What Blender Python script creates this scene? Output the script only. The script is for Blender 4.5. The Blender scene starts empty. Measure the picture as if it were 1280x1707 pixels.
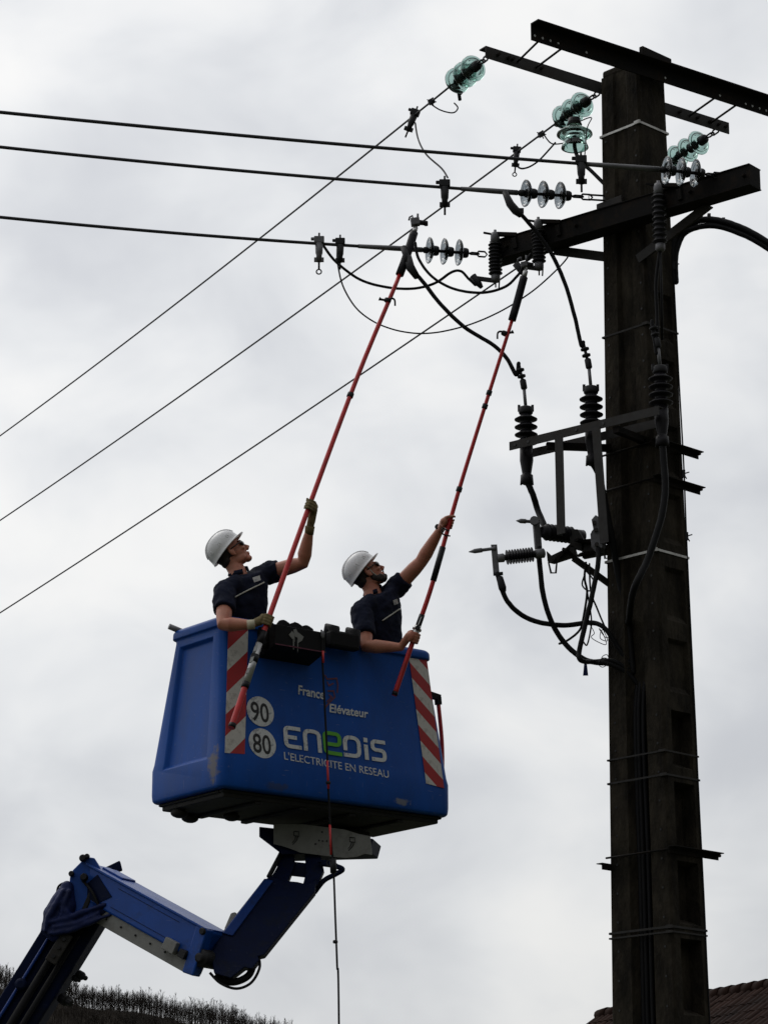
import bpy, bmesh, math, random
from mathutils import Vector as V, Matrix, Quaternion
from mathutils.bvhtree import BVHTree
random.seed(7)
R = math.radians
sc = bpy.context.scene
COL = sc.collection

# ------------------------------------------------------------------ camera
PITCH = R(16.0)
FPX, CX, CY = 4500.0, 640.0, 853.5          # focal length in pixels of the 1280 x 1707 photograph
CAM = V((0, 0, 1.6))
cd = bpy.data.cameras.new('camera'); cam = bpy.data.objects.new('camera', cd); COL.objects.link(cam)
cam.location = CAM; cam.rotation_euler = (R(90) + PITCH, 0, 0)
cd.sensor_fit = 'VERTICAL'; cd.sensor_height = 24.0; cd.lens = FPX / 1707.0 * 24.0
cd.clip_start = 0.1; cd.clip_end = 20000
sc.camera = cam

# ------------------------------------------------------------------ sky, sun, exposure
w = bpy.data.worlds.new('World'); sc.world = w; w.use_nodes = True
nt = w.node_tree; nt.nodes.clear()
SUN_EL, SUN_AZ = R(50), R(-38)               # azimuth measured from +Y (the view) towards +X
sky = nt.nodes.new('ShaderNodeTexSky'); sky.sky_type = 'NISHITA'; sky.sun_disc = False
sky.sun_elevation = SUN_EL; sky.sun_rotation = SUN_AZ
sky.air_density = 1.0; sky.dust_density = 3.0
SKYK = 0.10
tc = nt.nodes.new('ShaderNodeTexCoord')
def nmap(scale, loc=(0, 0, 0)):
    m = nt.nodes.new('ShaderNodeMapping'); m.inputs['Scale'].default_value = scale
    m.inputs['Location'].default_value = loc
    nt.links.new(tc.outputs['Generated'], m.inputs['Vector']); return m
def nnoise(mp, scale, detail, rough, dist=0.0):
    n = nt.nodes.new('ShaderNodeTexNoise'); n.inputs['Scale'].default_value = scale
    n.inputs['Detail'].default_value = detail; n.inputs['Roughness'].default_value = rough
    n.inputs['Distortion'].default_value = dist
    nt.links.new(mp.outputs[0], n.inputs['Vector']); return n
def nramp(src, stops):
    r = nt.nodes.new('ShaderNodeValToRGB'); r.color_ramp.interpolation = 'B_SPLINE'
    e = r.color_ramp.elements
    e[0].position, e[0].color = stops[0][0], (*stops[0][1], 1)
    e[1].position, e[1].color = stops[-1][0], (*stops[-1][1], 1)
    for p, c in stops[1:-1]:
        x = e.new(p); x.color = (*c, 1)
    nt.links.new(src, r.inputs[0]); return r
n1 = nnoise(nmap((1, 1, 1.8), (0.31, 0.1, 0.17)), 5.0, 3, 0.45, 0.5)
n2 = nnoise(nmap((1, 1, 1.5), (1.7, 0.4, 0.9)), 13.0, 4, 0.5, 0.3)
mxn = nt.nodes.new('ShaderNodeMix'); mxn.data_type = 'FLOAT'; mxn.inputs[0].default_value = 0.45
nt.links.new(n1.outputs[0], mxn.inputs[2]); nt.links.new(n2.outputs[0], mxn.inputs[3])
clr = nramp(mxn.outputs[0], [(0.355, (0.565, 0.58, 0.612)), (0.45, (0.67, 0.685, 0.705)), (0.535, (0.765, 0.775, 0.785)), (0.64, (0.87, 0.865, 0.85))])
skm = nt.nodes.new('ShaderNodeMix'); skm.data_type = 'RGBA'; skm.blend_type = 'MULTIPLY'; skm.inputs[0].default_value = 1
nt.links.new(sky.outputs[0], skm.inputs[6]); skm.inputs[7].default_value = (SKYK, SKYK, SKYK, 1)
mx = nt.nodes.new('ShaderNodeMix'); mx.data_type = 'RGBA'; mx.inputs[0].default_value = 0.93
nt.links.new(skm.outputs[2], mx.inputs[6]); nt.links.new(clr.outputs[0], mx.inputs[7])
# the overcast is brightest round the hidden sun, ahead and above, and dims smoothly away from it
dt = nt.nodes.new('ShaderNodeVectorMath'); dt.operation = 'DOT_PRODUCT'
nt.links.new(tc.outputs['Generated'], dt.inputs[0])
dt.inputs[1].default_value = (math.sin(SUN_AZ) * math.cos(SUN_EL), math.cos(SUN_AZ) * math.cos(SUN_EL), math.sin(SUN_EL))
gr = nt.nodes.new('ShaderNodeMapRange'); gr.interpolation_type = 'SMOOTHSTEP'
gr.inputs[1].default_value = -0.7; gr.inputs[2].default_value = 1; gr.inputs[3].default_value = 0.08; gr.inputs[4].default_value = 1.17
nt.links.new(dt.outputs['Value'], gr.inputs[0])
mg = nt.nodes.new('ShaderNodeMix'); mg.data_type = 'RGBA'; mg.blend_type = 'MULTIPLY'; mg.inputs[0].default_value = 1
nt.links.new(mx.outputs[2], mg.inputs[6]); nt.links.new(gr.outputs[0], mg.inputs[7])
bg = nt.nodes.new('ShaderNodeBackground'); bg.inputs[1].default_value = 1.0
nt.links.new(mg.outputs[2], bg.inputs[0])
wo = nt.nodes.new('ShaderNodeOutputWorld'); nt.links.new(bg.outputs[0], wo.inputs[0])

sd = bpy.data.lights.new('sun', 'SUN'); sd.energy = 0.55; sd.angle = R(30); sd.color = (1.0, 0.97, 0.92)
sun = bpy.data.objects.new('sun', sd); COL.objects.link(sun)
sdir = V((math.sin(SUN_AZ) * math.cos(SUN_EL), math.cos(SUN_AZ) * math.cos(SUN_EL), math.sin(SUN_EL)))
sun.rotation_euler = sdir.to_track_quat('Z', 'Y').to_euler(); sun.location = sdir * 60

vs = sc.view_settings; vs.view_transform = 'Standard'; vs.look = 'None'; vs.gamma = 1; vs.exposure = 0.0
vs.use_curve_mapping = False
sc.cycles.max_bounces = 10; sc.cycles.transmission_bounces = 10; sc.cycles.transparent_max_bounces = 8
sc.cycles.caustics_refractive = False; sc.cycles.caustics_reflective = False

# ------------------------------------------------------------------ helpers
cp, sp = math.cos(PITCH), math.sin(PITCH)
def ray(u, v):
    dx = (u - CX) / FPX; dy = (CY - v) / FPX
    return V((dx, cp - dy * sp, sp + dy * cp))
def U(u, v, Y):                     # the point at distance Y seen at a place of the photograph
    r = ray(u, v); return CAM + r * (Y / r.y)
def UP(u, v, p0, n):                # the same, on a plane
    r = ray(u, v); return CAM + r * ((p0 - CAM).dot(n) / r.dot(n))
Z = V((0, 0, 1))
def at_u(c, d, u):                  # the point of the line c + s*d in column u of the photograph
    k = (u - CX) / FPX; q = c - CAM
    s = (k * (q.y * cp + q.z * sp) - q.x) / (d.x - k * (d.y * cp + d.z * sp)); return c + d * s
def row_z(p, v):                    # p moved up or down to row v of the photograph
    r = ray(CX, v); return V((p.x, p.y, CAM.z + (p.y - CAM.y) * r.z / r.y))

def material(name, col, rough=0.6, metal=0.0, var=0.3, scale=6.0, bump=0.0, bscale=60.0,
             dirt=None, dscale=3.0, damt=0.5, coat=0.0, stretch=(1, 1, 1), spec=0.5, scratch=0.0):
    m = bpy.data.materials.new(name); m.use_nodes = True; t = m.node_tree; L = t.links
    b = t.nodes['Principled BSDF']
    b.inputs['Roughness'].default_value = rough; b.inputs['Metallic'].default_value = metal
    b.inputs['Coat Weight'].default_value = coat; b.inputs['Specular IOR Level'].default_value = spec
    c = t.nodes.new('ShaderNodeTexCoord'); mp = t.nodes.new('ShaderNodeMapping')
    mp.inputs['Scale'].default_value = stretch; L.new(c.outputs['Object'], mp.inputs[0])
    n = t.nodes.new('ShaderNodeTexNoise'); n.inputs['Scale'].default_value = scale; n.inputs['Detail'].default_value = 6
    n.inputs['Roughness'].default_value = 0.62
    L.new(mp.outputs[0], n.inputs['Vector'])
    rp = t.nodes.new('ShaderNodeValToRGB'); e = rp.color_ramp.elements
    e[0].position = 0.28; e[1].position = 0.75
    e[0].color = (*[x * (1 - var) for x in col], 1); e[1].color = (*[min(1, x * (1 + var)) for x in col], 1)
    L.new(n.outputs[0], rp.inputs[0]); out = rp.outputs[0]
    if dirt:
        d = t.nodes.new('ShaderNodeTexNoise'); d.inputs['Scale'].default_value = dscale; d.inputs['Detail'].default_value = 8
        d.inputs['Roughness'].default_value = 0.7
        L.new(mp.outputs[0], d.inputs['Vector'])
        dr = t.nodes.new('ShaderNodeValToRGB'); q = dr.color_ramp.elements
        q[0].position = 0.5; q[1].position = 0.68; q[0].color = (0, 0, 0, 1); q[1].color = (damt,) * 3 + (1,)
        L.new(d.outputs[0], dr.inputs[0])
        mxr = t.nodes.new('ShaderNodeMix'); mxr.data_type = 'RGBA'
        L.new(dr.outputs[0], mxr.inputs[0]); L.new(out, mxr.inputs[6]); mxr.inputs[7].default_value = (*dirt, 1)
        out = mxr.outputs[2]
    if scratch:                                   # thin pale scratches and rubbed spots
        for q_, (sv, lo_, hi_) in enumerate((((4, 4, 40), .70, .74), ((30, 30, 3), .71, .75), ((14, 14, 14), .70, .80))):
            m2 = t.nodes.new('ShaderNodeMapping'); m2.inputs['Scale'].default_value = sv; m2.inputs['Rotation'].default_value = (.3 * q_, .5, .2 + q_)
            L.new(c.outputs['Object'], m2.inputs[0])
            s2 = t.nodes.new('ShaderNodeTexNoise'); s2.inputs['Scale'].default_value = 2.2; s2.inputs['Detail'].default_value = 3; L.new(m2.outputs[0], s2.inputs['Vector'])
            mr = t.nodes.new('ShaderNodeMapRange'); mr.inputs[1].default_value = lo_; mr.inputs[2].default_value = hi_; mr.inputs[4].default_value = scratch * .5
            L.new(s2.outputs[0], mr.inputs[0])
            mq = t.nodes.new('ShaderNodeMix'); mq.data_type = 'RGBA'; L.new(mr.outputs[0], mq.inputs[0]); L.new(out, mq.inputs[6])
            mq.inputs[7].default_value = (*[min(1, x * .6 + .16) for x in col], 1); out = mq.outputs[2]
    L.new(out, b.inputs['Base Color'])
    rr = t.nodes.new('ShaderNodeMapRange'); rr.inputs[3].default_value = max(0, rough - 0.12); rr.inputs[4].default_value = min(1, rough + 0.12)
    L.new(n.outputs[0], rr.inputs[0]); L.new(rr.outputs[0], b.inputs['Roughness'])
    if bump:
        bn = t.nodes.new('ShaderNodeTexNoise'); bn.inputs['Scale'].default_value = bscale; bn.inputs['Detail'].default_value = 5
        L.new(mp.outputs[0], bn.inputs['Vector'])
        bp = t.nodes.new('ShaderNodeBump'); bp.inputs['Strength'].default_value = 0.6; bp.inputs['Distance'].default_value = bump
        L.new(bn.outputs[0], bp.inputs['Height']); L.new(bp.outputs[0], b.inputs['Normal'])
    return m
def glass_material(name, col, rough=0.0):
    m = bpy.data.materials.new(name); m.use_nodes = True; t = m.node_tree
    b = t.nodes['Principled BSDF']; b.inputs['Base Color'].default_value = (*col, 1)
    b.inputs['Transmission Weight'].default_value = 1.0; b.inputs['IOR'].default_value = 1.5
    n = t.nodes.new('ShaderNodeTexNoise'); n.inputs['Scale'].default_value = 30
    rr = t.nodes.new('ShaderNodeMapRange'); rr.inputs[3].default_value = rough; rr.inputs[4].default_value = rough + 0.05
    t.links.new(n.outputs[0], rr.inputs[0]); t.links.new(rr.outputs[0], b.inputs['Roughness'])
    return m
M = {}
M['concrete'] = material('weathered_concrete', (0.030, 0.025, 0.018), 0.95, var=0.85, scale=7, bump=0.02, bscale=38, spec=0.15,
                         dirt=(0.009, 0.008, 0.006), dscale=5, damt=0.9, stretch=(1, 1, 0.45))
M['steel'] = material('dull_galvanised_steel', (0.048, 0.046, 0.045), 0.75, 0.2, spec=0.25, var=0.3, scale=9, dirt=(0.035, 0.026, 0.02), dscale=6, damt=0.6)
M['dark_steel'] = material('dark_rusty_steel', (0.011, 0.010, 0.0095), 0.85, 0.1, spec=0.2, var=0.4, scale=10, dirt=(0.04, 0.024, 0.014), dscale=7, damt=0.5)
M['band'] = material('bright_steel_band', (0.62, 0.61, 0.58), 0.45, 0.5, var=0.25, scale=14, dirt=(0.10, 0.09, 0.08), dscale=7, damt=0.9)
M['iron'] = material('black_iron', (0.014, 0.014, 0.016), 0.6, 0.3, var=0.4, scale=20)
M['cable'] = material('black_cable_sheath', (0.007, 0.007, 0.008), 0.65, spec=0.2, var=0.3, scale=30)
M['conductor'] = material('oxidised_conductor', (0.05, 0.05, 0.055), 0.55, 0.5, var=0.3, scale=40)
M['sleeve_metal'] = material('conductor_sleeve', (0.16, 0.16, 0.165), 0.5, 0.5, var=0.3, scale=30)
M['rubber'] = material('dark_silicone', (0.008, 0.007, 0.010), 0.55, spec=0.3, var=0.3, scale=25)
M['grey_metal'] = material('grey_cast_metal', (0.17, 0.17, 0.18), 0.5, 0.4, var=0.3, scale=18, dirt=(0.05, 0.045, 0.04), dscale=12, damt=0.6)
M['glass'] = glass_material('green_toughened_glass', (0.35, 0.515, 0.47))
M['glass_clear'] = glass_material('clear_toughened_glass', (0.24, 0.27, 0.29))
M['blue'] = material('blue_moulded_plastic', (0.0035, 0.072, 0.35), 0.5, var=0.2, scale=3.5, bump=0.0015, bscale=160, spec=0.22, scratch=0.9,
                     dirt=(0.012, 0.06, 0.22), dscale=5, damt=0.35, stretch=(1, 1, 0.5))
M['blue_paint'] = material('blue_painted_steel', (0.004, 0.068, 0.36), 0.42, 0.0, var=0.2, scale=4, dirt=(0.012, 0.03, 0.08), dscale=5, damt=0.6, coat=0.05, spec=0.35, scratch=0.5)
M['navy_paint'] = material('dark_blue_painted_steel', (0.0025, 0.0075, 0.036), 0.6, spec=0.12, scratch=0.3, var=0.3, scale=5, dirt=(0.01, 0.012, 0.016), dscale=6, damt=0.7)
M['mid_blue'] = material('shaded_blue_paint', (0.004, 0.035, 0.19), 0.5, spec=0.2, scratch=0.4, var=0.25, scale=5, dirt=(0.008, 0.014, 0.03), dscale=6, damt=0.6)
M['grey_paint'] = material('pale_grey_paint', (0.24, 0.24, 0.225), 0.65, var=0.2, scale=6, dirt=(0.12, 0.11, 0.10), dscale=9, damt=0.6)
M['black_plastic'] = material('black_plastic', (0.009, 0.009, 0.010), 0.7, spec=0.2, var=0.35, scale=12)
M['underside'] = material('grimy_black_underside', (0.014, 0.0135, 0.012), 0.8, var=0.4, scale=7, dirt=(0.05, 0.045, 0.035), dscale=5, damt=0.5)
M['red'] = material('red_fibreglass', (0.62, 0.028, 0.03), 0.38, var=0.15, scale=10, dirt=(0.22, 0.02, 0.02), dscale=9, damt=0.5)
M['stripe_red'] = material('red_reflective_film', (0.42, 0.012, 0.014), 0.5, var=0.15, scale=10, dirt=(0.15, 0.03, 0.03), dscale=14, damt=0.4)
M['stripe_white'] = material('white_reflective_film', (0.62, 0.60, 0.55), 0.55, var=0.12, scale=10, dirt=(0.16, 0.14, 0.11), dscale=13, damt=0.75)
M['letter'] = material('white_lettering', (0.66, 0.67, 0.66), 0.5, var=0.1, scale=12, dirt=(0.10, 0.12, 0.16), dscale=30, damt=0.95)
M['letter_green'] = material('green_lettering', (0.10, 0.40, 0.018), 0.5, var=0.15, scale=12)
M['letter_black'] = material('black_lettering', (0.01, 0.01, 0.01), 0.5, var=0.1, scale=12)
M['faded_red'] = material('faded_red_print', (0.13, 0.03, 0.055), 0.6, var=0.5, scale=40)
M['silver'] = material('worn_aluminium', (0.55, 0.55, 0.54), 0.35, 0.8, var=0.2, scale=20)
M['skin'] = material('tanned_skin', (0.50, 0.20, 0.125), 0.5, var=0.18, scale=14, bump=0.0012, bscale=120, dirt=(0.42, 0.11, 0.07), dscale=11, damt=0.7)
M['shirt'] = material('navy_cotton', (0.011, 0.014, 0.030), 0.95, var=0.35, scale=9, bump=0.008, bscale=18, spec=0.15)
M['trousers'] = material('dark_work_cloth', (0.012, 0.013, 0.02), 0.9, var=0.25, scale=9, bump=0.004, bscale=22)
M['helmet'] = material('white_helmet_plastic', (0.84, 0.84, 0.85), 0.36, var=0.06, scale=9, dirt=(0.42, 0.41, 0.39), dscale=11, damt=0.4)
M['leather'] = material('olive_work_leather', (0.17, 0.13, 0.055), 0.85, var=0.35, scale=22, bump=0.004, bscale=60)
M['hair'] = material('dark_brown_hair', (0.018, 0.012, 0.009), 0.7, var=0.4, scale=60, bump=0.003, bscale=200)
M['lens'] = material('black_lens', (0.006, 0.006, 0.007), 0.12, var=0.1, scale=5)
M['pale_tape'] = material('pale_tape', (0.55, 0.55, 0.48), 0.6, var=0.15, scale=20)
M['cuff'] = material('cream_cuff', (0.55, 0.50, 0.36), 0.8, var=0.15, scale=20)
M['tile'] = material('brown_clay_tile', (0.024, 0.012, 0.009), 0.95, spec=0.1, var=0.6, scale=1.3, dirt=(0.012, 0.008, 0.007), dscale=0.9, damt=0.6)
M['render'] = material('house_render', (0.45, 0.42, 0.36), 0.9, var=0.12, scale=1)
M['bark'] = material('bare_wood_bark', (0.050, 0.043, 0.038), 0.95, var=0.4, scale=0.05, spec=0.05)
M['hill'] = material('leaf_litter_hillside', (0.016, 0.013, 0.010), 0.98, var=0.5, scale=0.05, spec=0.02)
M['ground'] = material('grass_and_gravel', (0.05, 0.055, 0.03), 0.95, var=0.4, scale=0.4)
M['tarp'] = material('dark_blue_tarpaulin', (0.006, 0.014, 0.075), 0.6, var=0.4, scale=9, bump=0.012, bscale=16, spec=0.25)

class MB:
    """collects shapes in world coordinates; build() links them as ONE mesh object"""
    def __init__(s): s.v = []; s.f = []; s.sm = []
    def add(s, vs, fs, smooth=False):
        o = len(s.v); s.v += [V(x) for x in vs]
        for f in fs: s.f.append([i + o for i in f]); s.sm.append(smooth)
        return s
    def box(s, c, X, Y, Zv):
        c = V(c); P = [c + X * a + Y * b + Zv * d for a in (-1, 1) for b in (-1, 1) for d in (-1, 1)]
        return s.add(P, [(0, 1, 3, 2), (4, 6, 7, 5), (0, 4, 5, 1), (2, 3, 7, 6), (0, 2, 6, 4), (1, 5, 7, 3)])
    def beam(s, p0, p1, w, h, up=Z):
        p0, p1 = V(p0), V(p1); d = p1 - p0; t = d.normalized(); x = t.cross(up).normalized(); y = x.cross(t)
        return s.box((p0 + p1) / 2, d / 2, x * w / 2, y * h / 2)
    def prism(s, poly, d):
        n = len(poly); P = [V(p) for p in poly] + [V(p) + d for p in poly]
        fs = [tuple(range(n - 1, -1, -1)), tuple(range(n, 2 * n))]
        fs += [(i, (i + 1) % n, n + (i + 1) % n, n + i) for i in range(n)]
        return s.add(P, fs)
    def rings(s, rings, closed_ends=True, smooth=True, loop=False):
        n = len(rings[0]); P = [p for r in rings for p in r]; fs = []
        m = len(rings)
        for i in range(m if loop else m - 1):
            j = (i + 1) % m
            for k in range(n):
                l = (k + 1) % n
                fs.append((i * n + k, i * n + l, j * n + l, j * n + k))
        s.add(P, fs, smooth)
        if closed_ends and not loop:
            o = len(s.v) - len(P)
            s.f.append([o + k for k in range(n - 1, -1, -1)]); s.sm.append(False)
            s.f.append([o + (m - 1) * n + k for k in range(n)]); s.sm.append(False)
        return s
    def tube(s, pts, r, n=8, flat=None, smooth=True, loop=False, round_end=False):
        pts = [V(p) for p in pts]; m = len(pts)
        rs = [r] * m if not hasattr(r, '__len__') else list(r)
        if round_end:
            a = (pts[0] - pts[1]).normalized(); b = (pts[-1] - pts[-2]).normalized()
            r0, r1 = rs[0], rs[-1]
            pts = [pts[0] + a * r0 * .95, pts[0] + a * r0 * .7, pts[0] + a * r0 * .3] + pts + [pts[-1] + b * r1 * .3, pts[-1] + b * r1 * .7, pts[-1] + b * r1 * .95]
            rs = [r0 * .3, r0 * .72, r0 * .95] + rs + [r1 * .95, r1 * .72, r1 * .3]; m = len(pts)
        T = []
        for i in range(m):
            if loop: d = pts[(i + 1) % m] - pts[i - 1]
            else: d = pts[min(i + 1, m - 1)] - pts[max(i - 1, 0)]
            T.append(d.normalized() if d.length > 1e-9 else Z)
        x = T[0].orthogonal().normalized()
        if abs(T[0].dot(Z)) < .95: x = T[0].cross(Z).normalized()
        rr = []
        for i in range(m):
            x = (x - T[i] * x.dot(T[i])).normalized(); y = T[i].cross(x)
            fx, fy = (1, 1) if flat is None else flat
            rr.append([pts[i] + (x * math.cos(2 * math.pi * k / n) * fx + y * math.sin(2 * math.pi * k / n) * fy) * rs[i] for k in range(n)])
        return s.rings(rr, True, smooth, loop)
    def lathe(s, prof, o, axis, n=20, smooth=True):
        o = V(o); t = V(axis).normalized(); x = t.orthogonal().normalized(); y = t.cross(x)
        rr = [[o + t * h + (x * math.cos(2 * math.pi * k / n) + y * math.sin(2 * math.pi * k / n)) * max(r, 1e-4) for k in range(n)] for r, h in prof]
        return s.rings(rr, True, smooth)
    def ell(s, c, X, Y, Zv, nu=16, nv=10):
        c = V(c); rr = []
        for j in range(1, nv):
            a = math.pi * j / nv
            rr.append([c - Zv * math.cos(a) + (X * math.cos(2 * math.pi * k / nu) + Y * math.sin(2 * math.pi * k / nu)) * math.sin(a) for k in range(nu)])
        return s.rings(rr)
    def mesh(s, name, off=V((0, 0, 0))):
        me = bpy.data.meshes.new(name); me.from_pydata([p - off for p in s.v], [], s.f)
        me.polygons.foreach_set('use_smooth', s.sm); me.update(); return me
    def build(s, name, mat, parent=None, label=None, cat=None, group=None, kind=None, bevel=0, fixn=True):
        c = V((0, 0, 0))
        for p in s.v: c += p
        c /= max(1, len(s.v))
        me = s.mesh(name, c)
        if fixn:
            bm = bmesh.new(); bm.from_mesh(me); bmesh.ops.recalc_face_normals(bm, faces=bm.faces); bm.to_mesh(me); bm.free()
        return link(name, me, mat, parent, c, label, cat, group, kind, bevel)
WL = {}
def link(name, me, mat, parent, c, label=None, cat=None, group=None, kind=None, bevel=0):
    o = bpy.data.objects.new(name, me); COL.objects.link(o)
    if mat is not None: me.materials.append(mat)
    base = WL[parent.name] if parent else V((0, 0, 0))
    o.parent = parent; o.location = c - base; WL[o.name] = c.copy()
    tag(o, label, cat, group, kind)
    if bevel:
        b = o.modifiers.new('bevel', 'BEVEL'); b.width = bevel; b.segments = 2; b.limit_method = 'ANGLE'; b.angle_limit = R(40)
    return o
def tag(o, label=None, cat=None, group=None, kind=None):
    if label: o['label'] = label
    if cat: o['category'] = cat
    if group: o['group'] = group
    if kind: o['kind'] = kind
    return o
def root(name, loc, label, cat, group=None):
    o = bpy.data.objects.new(name, None); COL.objects.link(o); o.location = loc; o.empty_display_size = .1
    WL[o.name] = V(loc); return tag(o, label, cat, group)
def copy_tree(o, parent=None):
    c = o.copy(); COL.objects.link(c); c.parent = parent
    for ch in list(o.children): copy_tree(ch, c)
    return c
def smooth_path(P, k=8):
    P = [V(p) for p in P]; out = []
    for i in range(len(P) - 1):
        a, b, c, d = P[max(i - 1, 0)], P[i], P[i + 1], P[min(i + 2, len(P) - 1)]
        for j in range(k):
            t = j / k
            out.append(0.5 * ((2 * b) + (c - a) * t + (2 * a - 5 * b + 4 * c - d) * t * t + (3 * b - a - 3 * c + d) * t ** 3))
    out.append(P[-1]); return out
def path(*uvY): return smooth_path([U(*p) for p in uvY])
def wire(name, pts, r, mat, label, cat='cable', group=None, n=8):
    rk = random.Random(label); q = [V(pts[0])]                 # real cable is never quite even
    off = V((0, 0, 0))
    for p in pts[1:-1]:
        off = off * .7 + V((rk.uniform(-1, 1), rk.uniform(-1, 1), rk.uniform(-1, 1))) * r * .05; q.append(V(p) + off)
    q.append(V(pts[-1]))
    return MB().tube(q, [r * rk.uniform(.98, 1.02) for _ in q], n, round_end=True).build(name, mat, None, label, cat, group)
def remeshed(mb, name, mat, parent, voxel=0.006, smooth=4, wrinkle=None, **kw):
    """one continuous surface grown over overlapping shapes"""
    c = V((0, 0, 0))
    for p in mb.v: c += p
    c /= len(mb.v)
    me = mb.mesh(name + '_src', c)
    bm = bmesh.new(); bm.from_mesh(me); bmesh.ops.recalc_face_normals(bm, faces=bm.faces); bm.to_mesh(me); bm.free()
    t = bpy.data.objects.new('tmp', me); COL.objects.link(t)
    r = t.modifiers.new('r', 'REMESH'); r.mode = 'VOXEL'; r.voxel_size = voxel; r.use_smooth_shade = True
    s = t.modifiers.new('s', 'SMOOTH'); s.factor = 0.5; s.iterations = smooth
    if wrinkle:
        tx = bpy.data.textures.new('folds', 'CLOUDS'); tx.noise_scale = wrinkle[1]; tx.noise_depth = 2
        d = t.modifiers.new('d', 'DISPLACE'); d.texture = tx; d.strength = wrinkle[0]; d.mid_level = 0.5
        s2 = t.modifiers.new('s2', 'SMOOTH'); s2.factor = 0.5; s2.iterations = 2
    dg = bpy.context.evaluated_depsgraph_get(); dg.update()
    out = bpy.data.meshes.new_from_object(t.evaluated_get(dg)); out.name = name
    bpy.data.objects.remove(t); bpy.data.meshes.remove(me)
    out.materials.clear()
    for p in out.polygons: p.use_smooth = True
    return link(name, out, mat, parent, c, **kw)
# ------------------------------------------------------------------ the setting
g = MB(); S = 9000.0
g.add([(-S, -S, 0), (S, -S, 0), (S, S, 0), (-S, S, 0)], [(0, 1, 2, 3)])
g.build('ground', M['ground'], None, kind='structure')

# wooded hillside far to the left
def ridge_v(u):
    return 1645 + 0.20 * u + 4 * math.sin(u / 70.0) + 3 * math.sin(u / 23.0 + 1)
HY = 880.0
hv, hf = [], []
us = [x * 20 for x in range(-60, 75)]
for i, u in enumerate(us):
    p = U(u, ridge_v(u), HY); h = max(p.z, 6.0)
    for k, (dy, fz) in enumerate(((-430, -0.01), (-300, .25), (-150, .62), (-40, .93), (0, 1.0), (120, .9), (600, -0.01))):
        hv.append((p.x * (HY + dy) / HY if dy < 0 else p.x, HY + dy, h * fz + (3 * math.sin(i * 1.3 + k * 2) if 0 < k < 4 else 0)))
for i in range(len(us) - 1):
    for k in range(6):
        a = i * 7 + k; hf.append((a, a + 7, a + 8, a + 1))
MB().add(hv, hf, True).build('hillside', M['hill'], None, kind='structure')

# the bare wood on it: a far-off mass of leafless trees
rt = random.Random(3)
tv, tf = [], []
def twig(p, q, r0, r1):
    d = (q - p); x = d.cross(V((0, 1, 0)))
    if x.length < 1e-4: x = V((1, 0, 0))
    x.normalize(); y = d.normalized().cross(x); o = len(tv)
    for P, r in ((p, r0), (q, r1)):
        for k in range(3):
            a = 2.094 * k; tv.append(P + (x * math.cos(a) + y * math.sin(a)) * r)
    for k in range(3):
        l = (k + 1) % 3; tf.append((o + k, o + l, o + 3 + l, o + 3 + k))
def bare_tree(b, h):
    lean = V((rt.uniform(-.06, .06), rt.uniform(-.05, .05), 1)); top = b + lean * h
    m = b + lean * h * rt.uniform(.35, .5)
    r = h * .012 * rt.uniform(.7, 1.3)
    twig(b, m, r, r * .75); twig(m, top, r * .75, r * .15)
    for j in range(rt.randint(9, 14)):
        f = rt.uniform(.35, .95); p = b + lean * h * f; a = rt.uniform(0, 6.28)
        L = h * (1.08 - f) * rt.uniform(.35, .62)
        q = p + V((math.cos(a) * .62, math.sin(a) * .62, 1)).normalized() * L
        twig(p, q, r * .45, r * .12)
        for k in range(6):
            g2 = rt.uniform(.25, .95); p2 = p.lerp(q, g2); a2 = rt.uniform(0, 6.28)
            twig(p2, p2 + V((math.cos(a2) * .9, math.sin(a2) * .9, 1)).normalized() * L * rt.uniform(.25, .5), r * .2, r * .08)
for row, (dy, n) in enumerate(((-150, 150), (-110, 200), (-75, 240), (-40, 280), (-12, 330), (4, 340), (30, 300))):
    for i in range(n):
        u = -60 + 560 * (i + rt.uniform(-.45, .45)) / n
        p = U(u, ridge_v(u), HY); h0 = p.z
        fz = {-150: .62, -110: .73, -75: .83, -40: .93, -12: .975, 4: .995, 30: .975}[dy]
        b = V((p.x * (HY + dy) / HY, HY + dy, h0 * fz - 1.0))
        edge = 1.0
        bare_tree(b, (rt.uniform(6.2, 9.5) if rt.random() > .08 else rt.uniform(9.5, 11)) * edge)
MB().add(tv, tf, False).build('bare_wood', M['bark'], None, 'dark mass of leafless trees along the far hill crest', 'wood', kind='stuff', fixn=False)

# house whose tiled roof shows behind the pole
rl = U(997, 1697, 56.0)
zr = rl.z
# second ridge point at the same height, nearer
rdir = ray(1280, 1648); rr_ = CAM + rdir * ((zr - CAM.z) / rdir.z)
e = (rr_ - rl); e.z = 0; e.normalize(); rr2 = rl + e * 14.0
dn = V((-e.y, e.x, 0));
if dn.x > 0: dn = -dn                      # across the ridge, towards the left of the picture
hs = root('house', (rl + rr2) / 2 * 1.0 - Z * zr, 'house with a brown tiled roof behind the foot of the pole', 'house')
slope = (dn * math.cos(R(36)) - Z * math.sin(R(36))); slope2 = (-dn * math.cos(R(36)) - Z * math.sin(R(36)))
Ls = 5.6
rn = e.cross(slope).normalized(); rn = rn if rn.z > 0 else -rn
rn2 = e.cross(slope2).normalized(); rn2 = rn2 if rn2.z > 0 else -rn2
deck = MB()
deck.prism([rl, rr2, rr2 + slope * Ls, rl + slope * Ls], -rn * .12)
deck.prism([rl, rr2, rr2 + slope2 * Ls, rl + slope2 * Ls], -rn2 * .12)
rf = deck.build('roof', M['tile'], hs)
tl = MB(); rt2 = random.Random(5)
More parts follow.
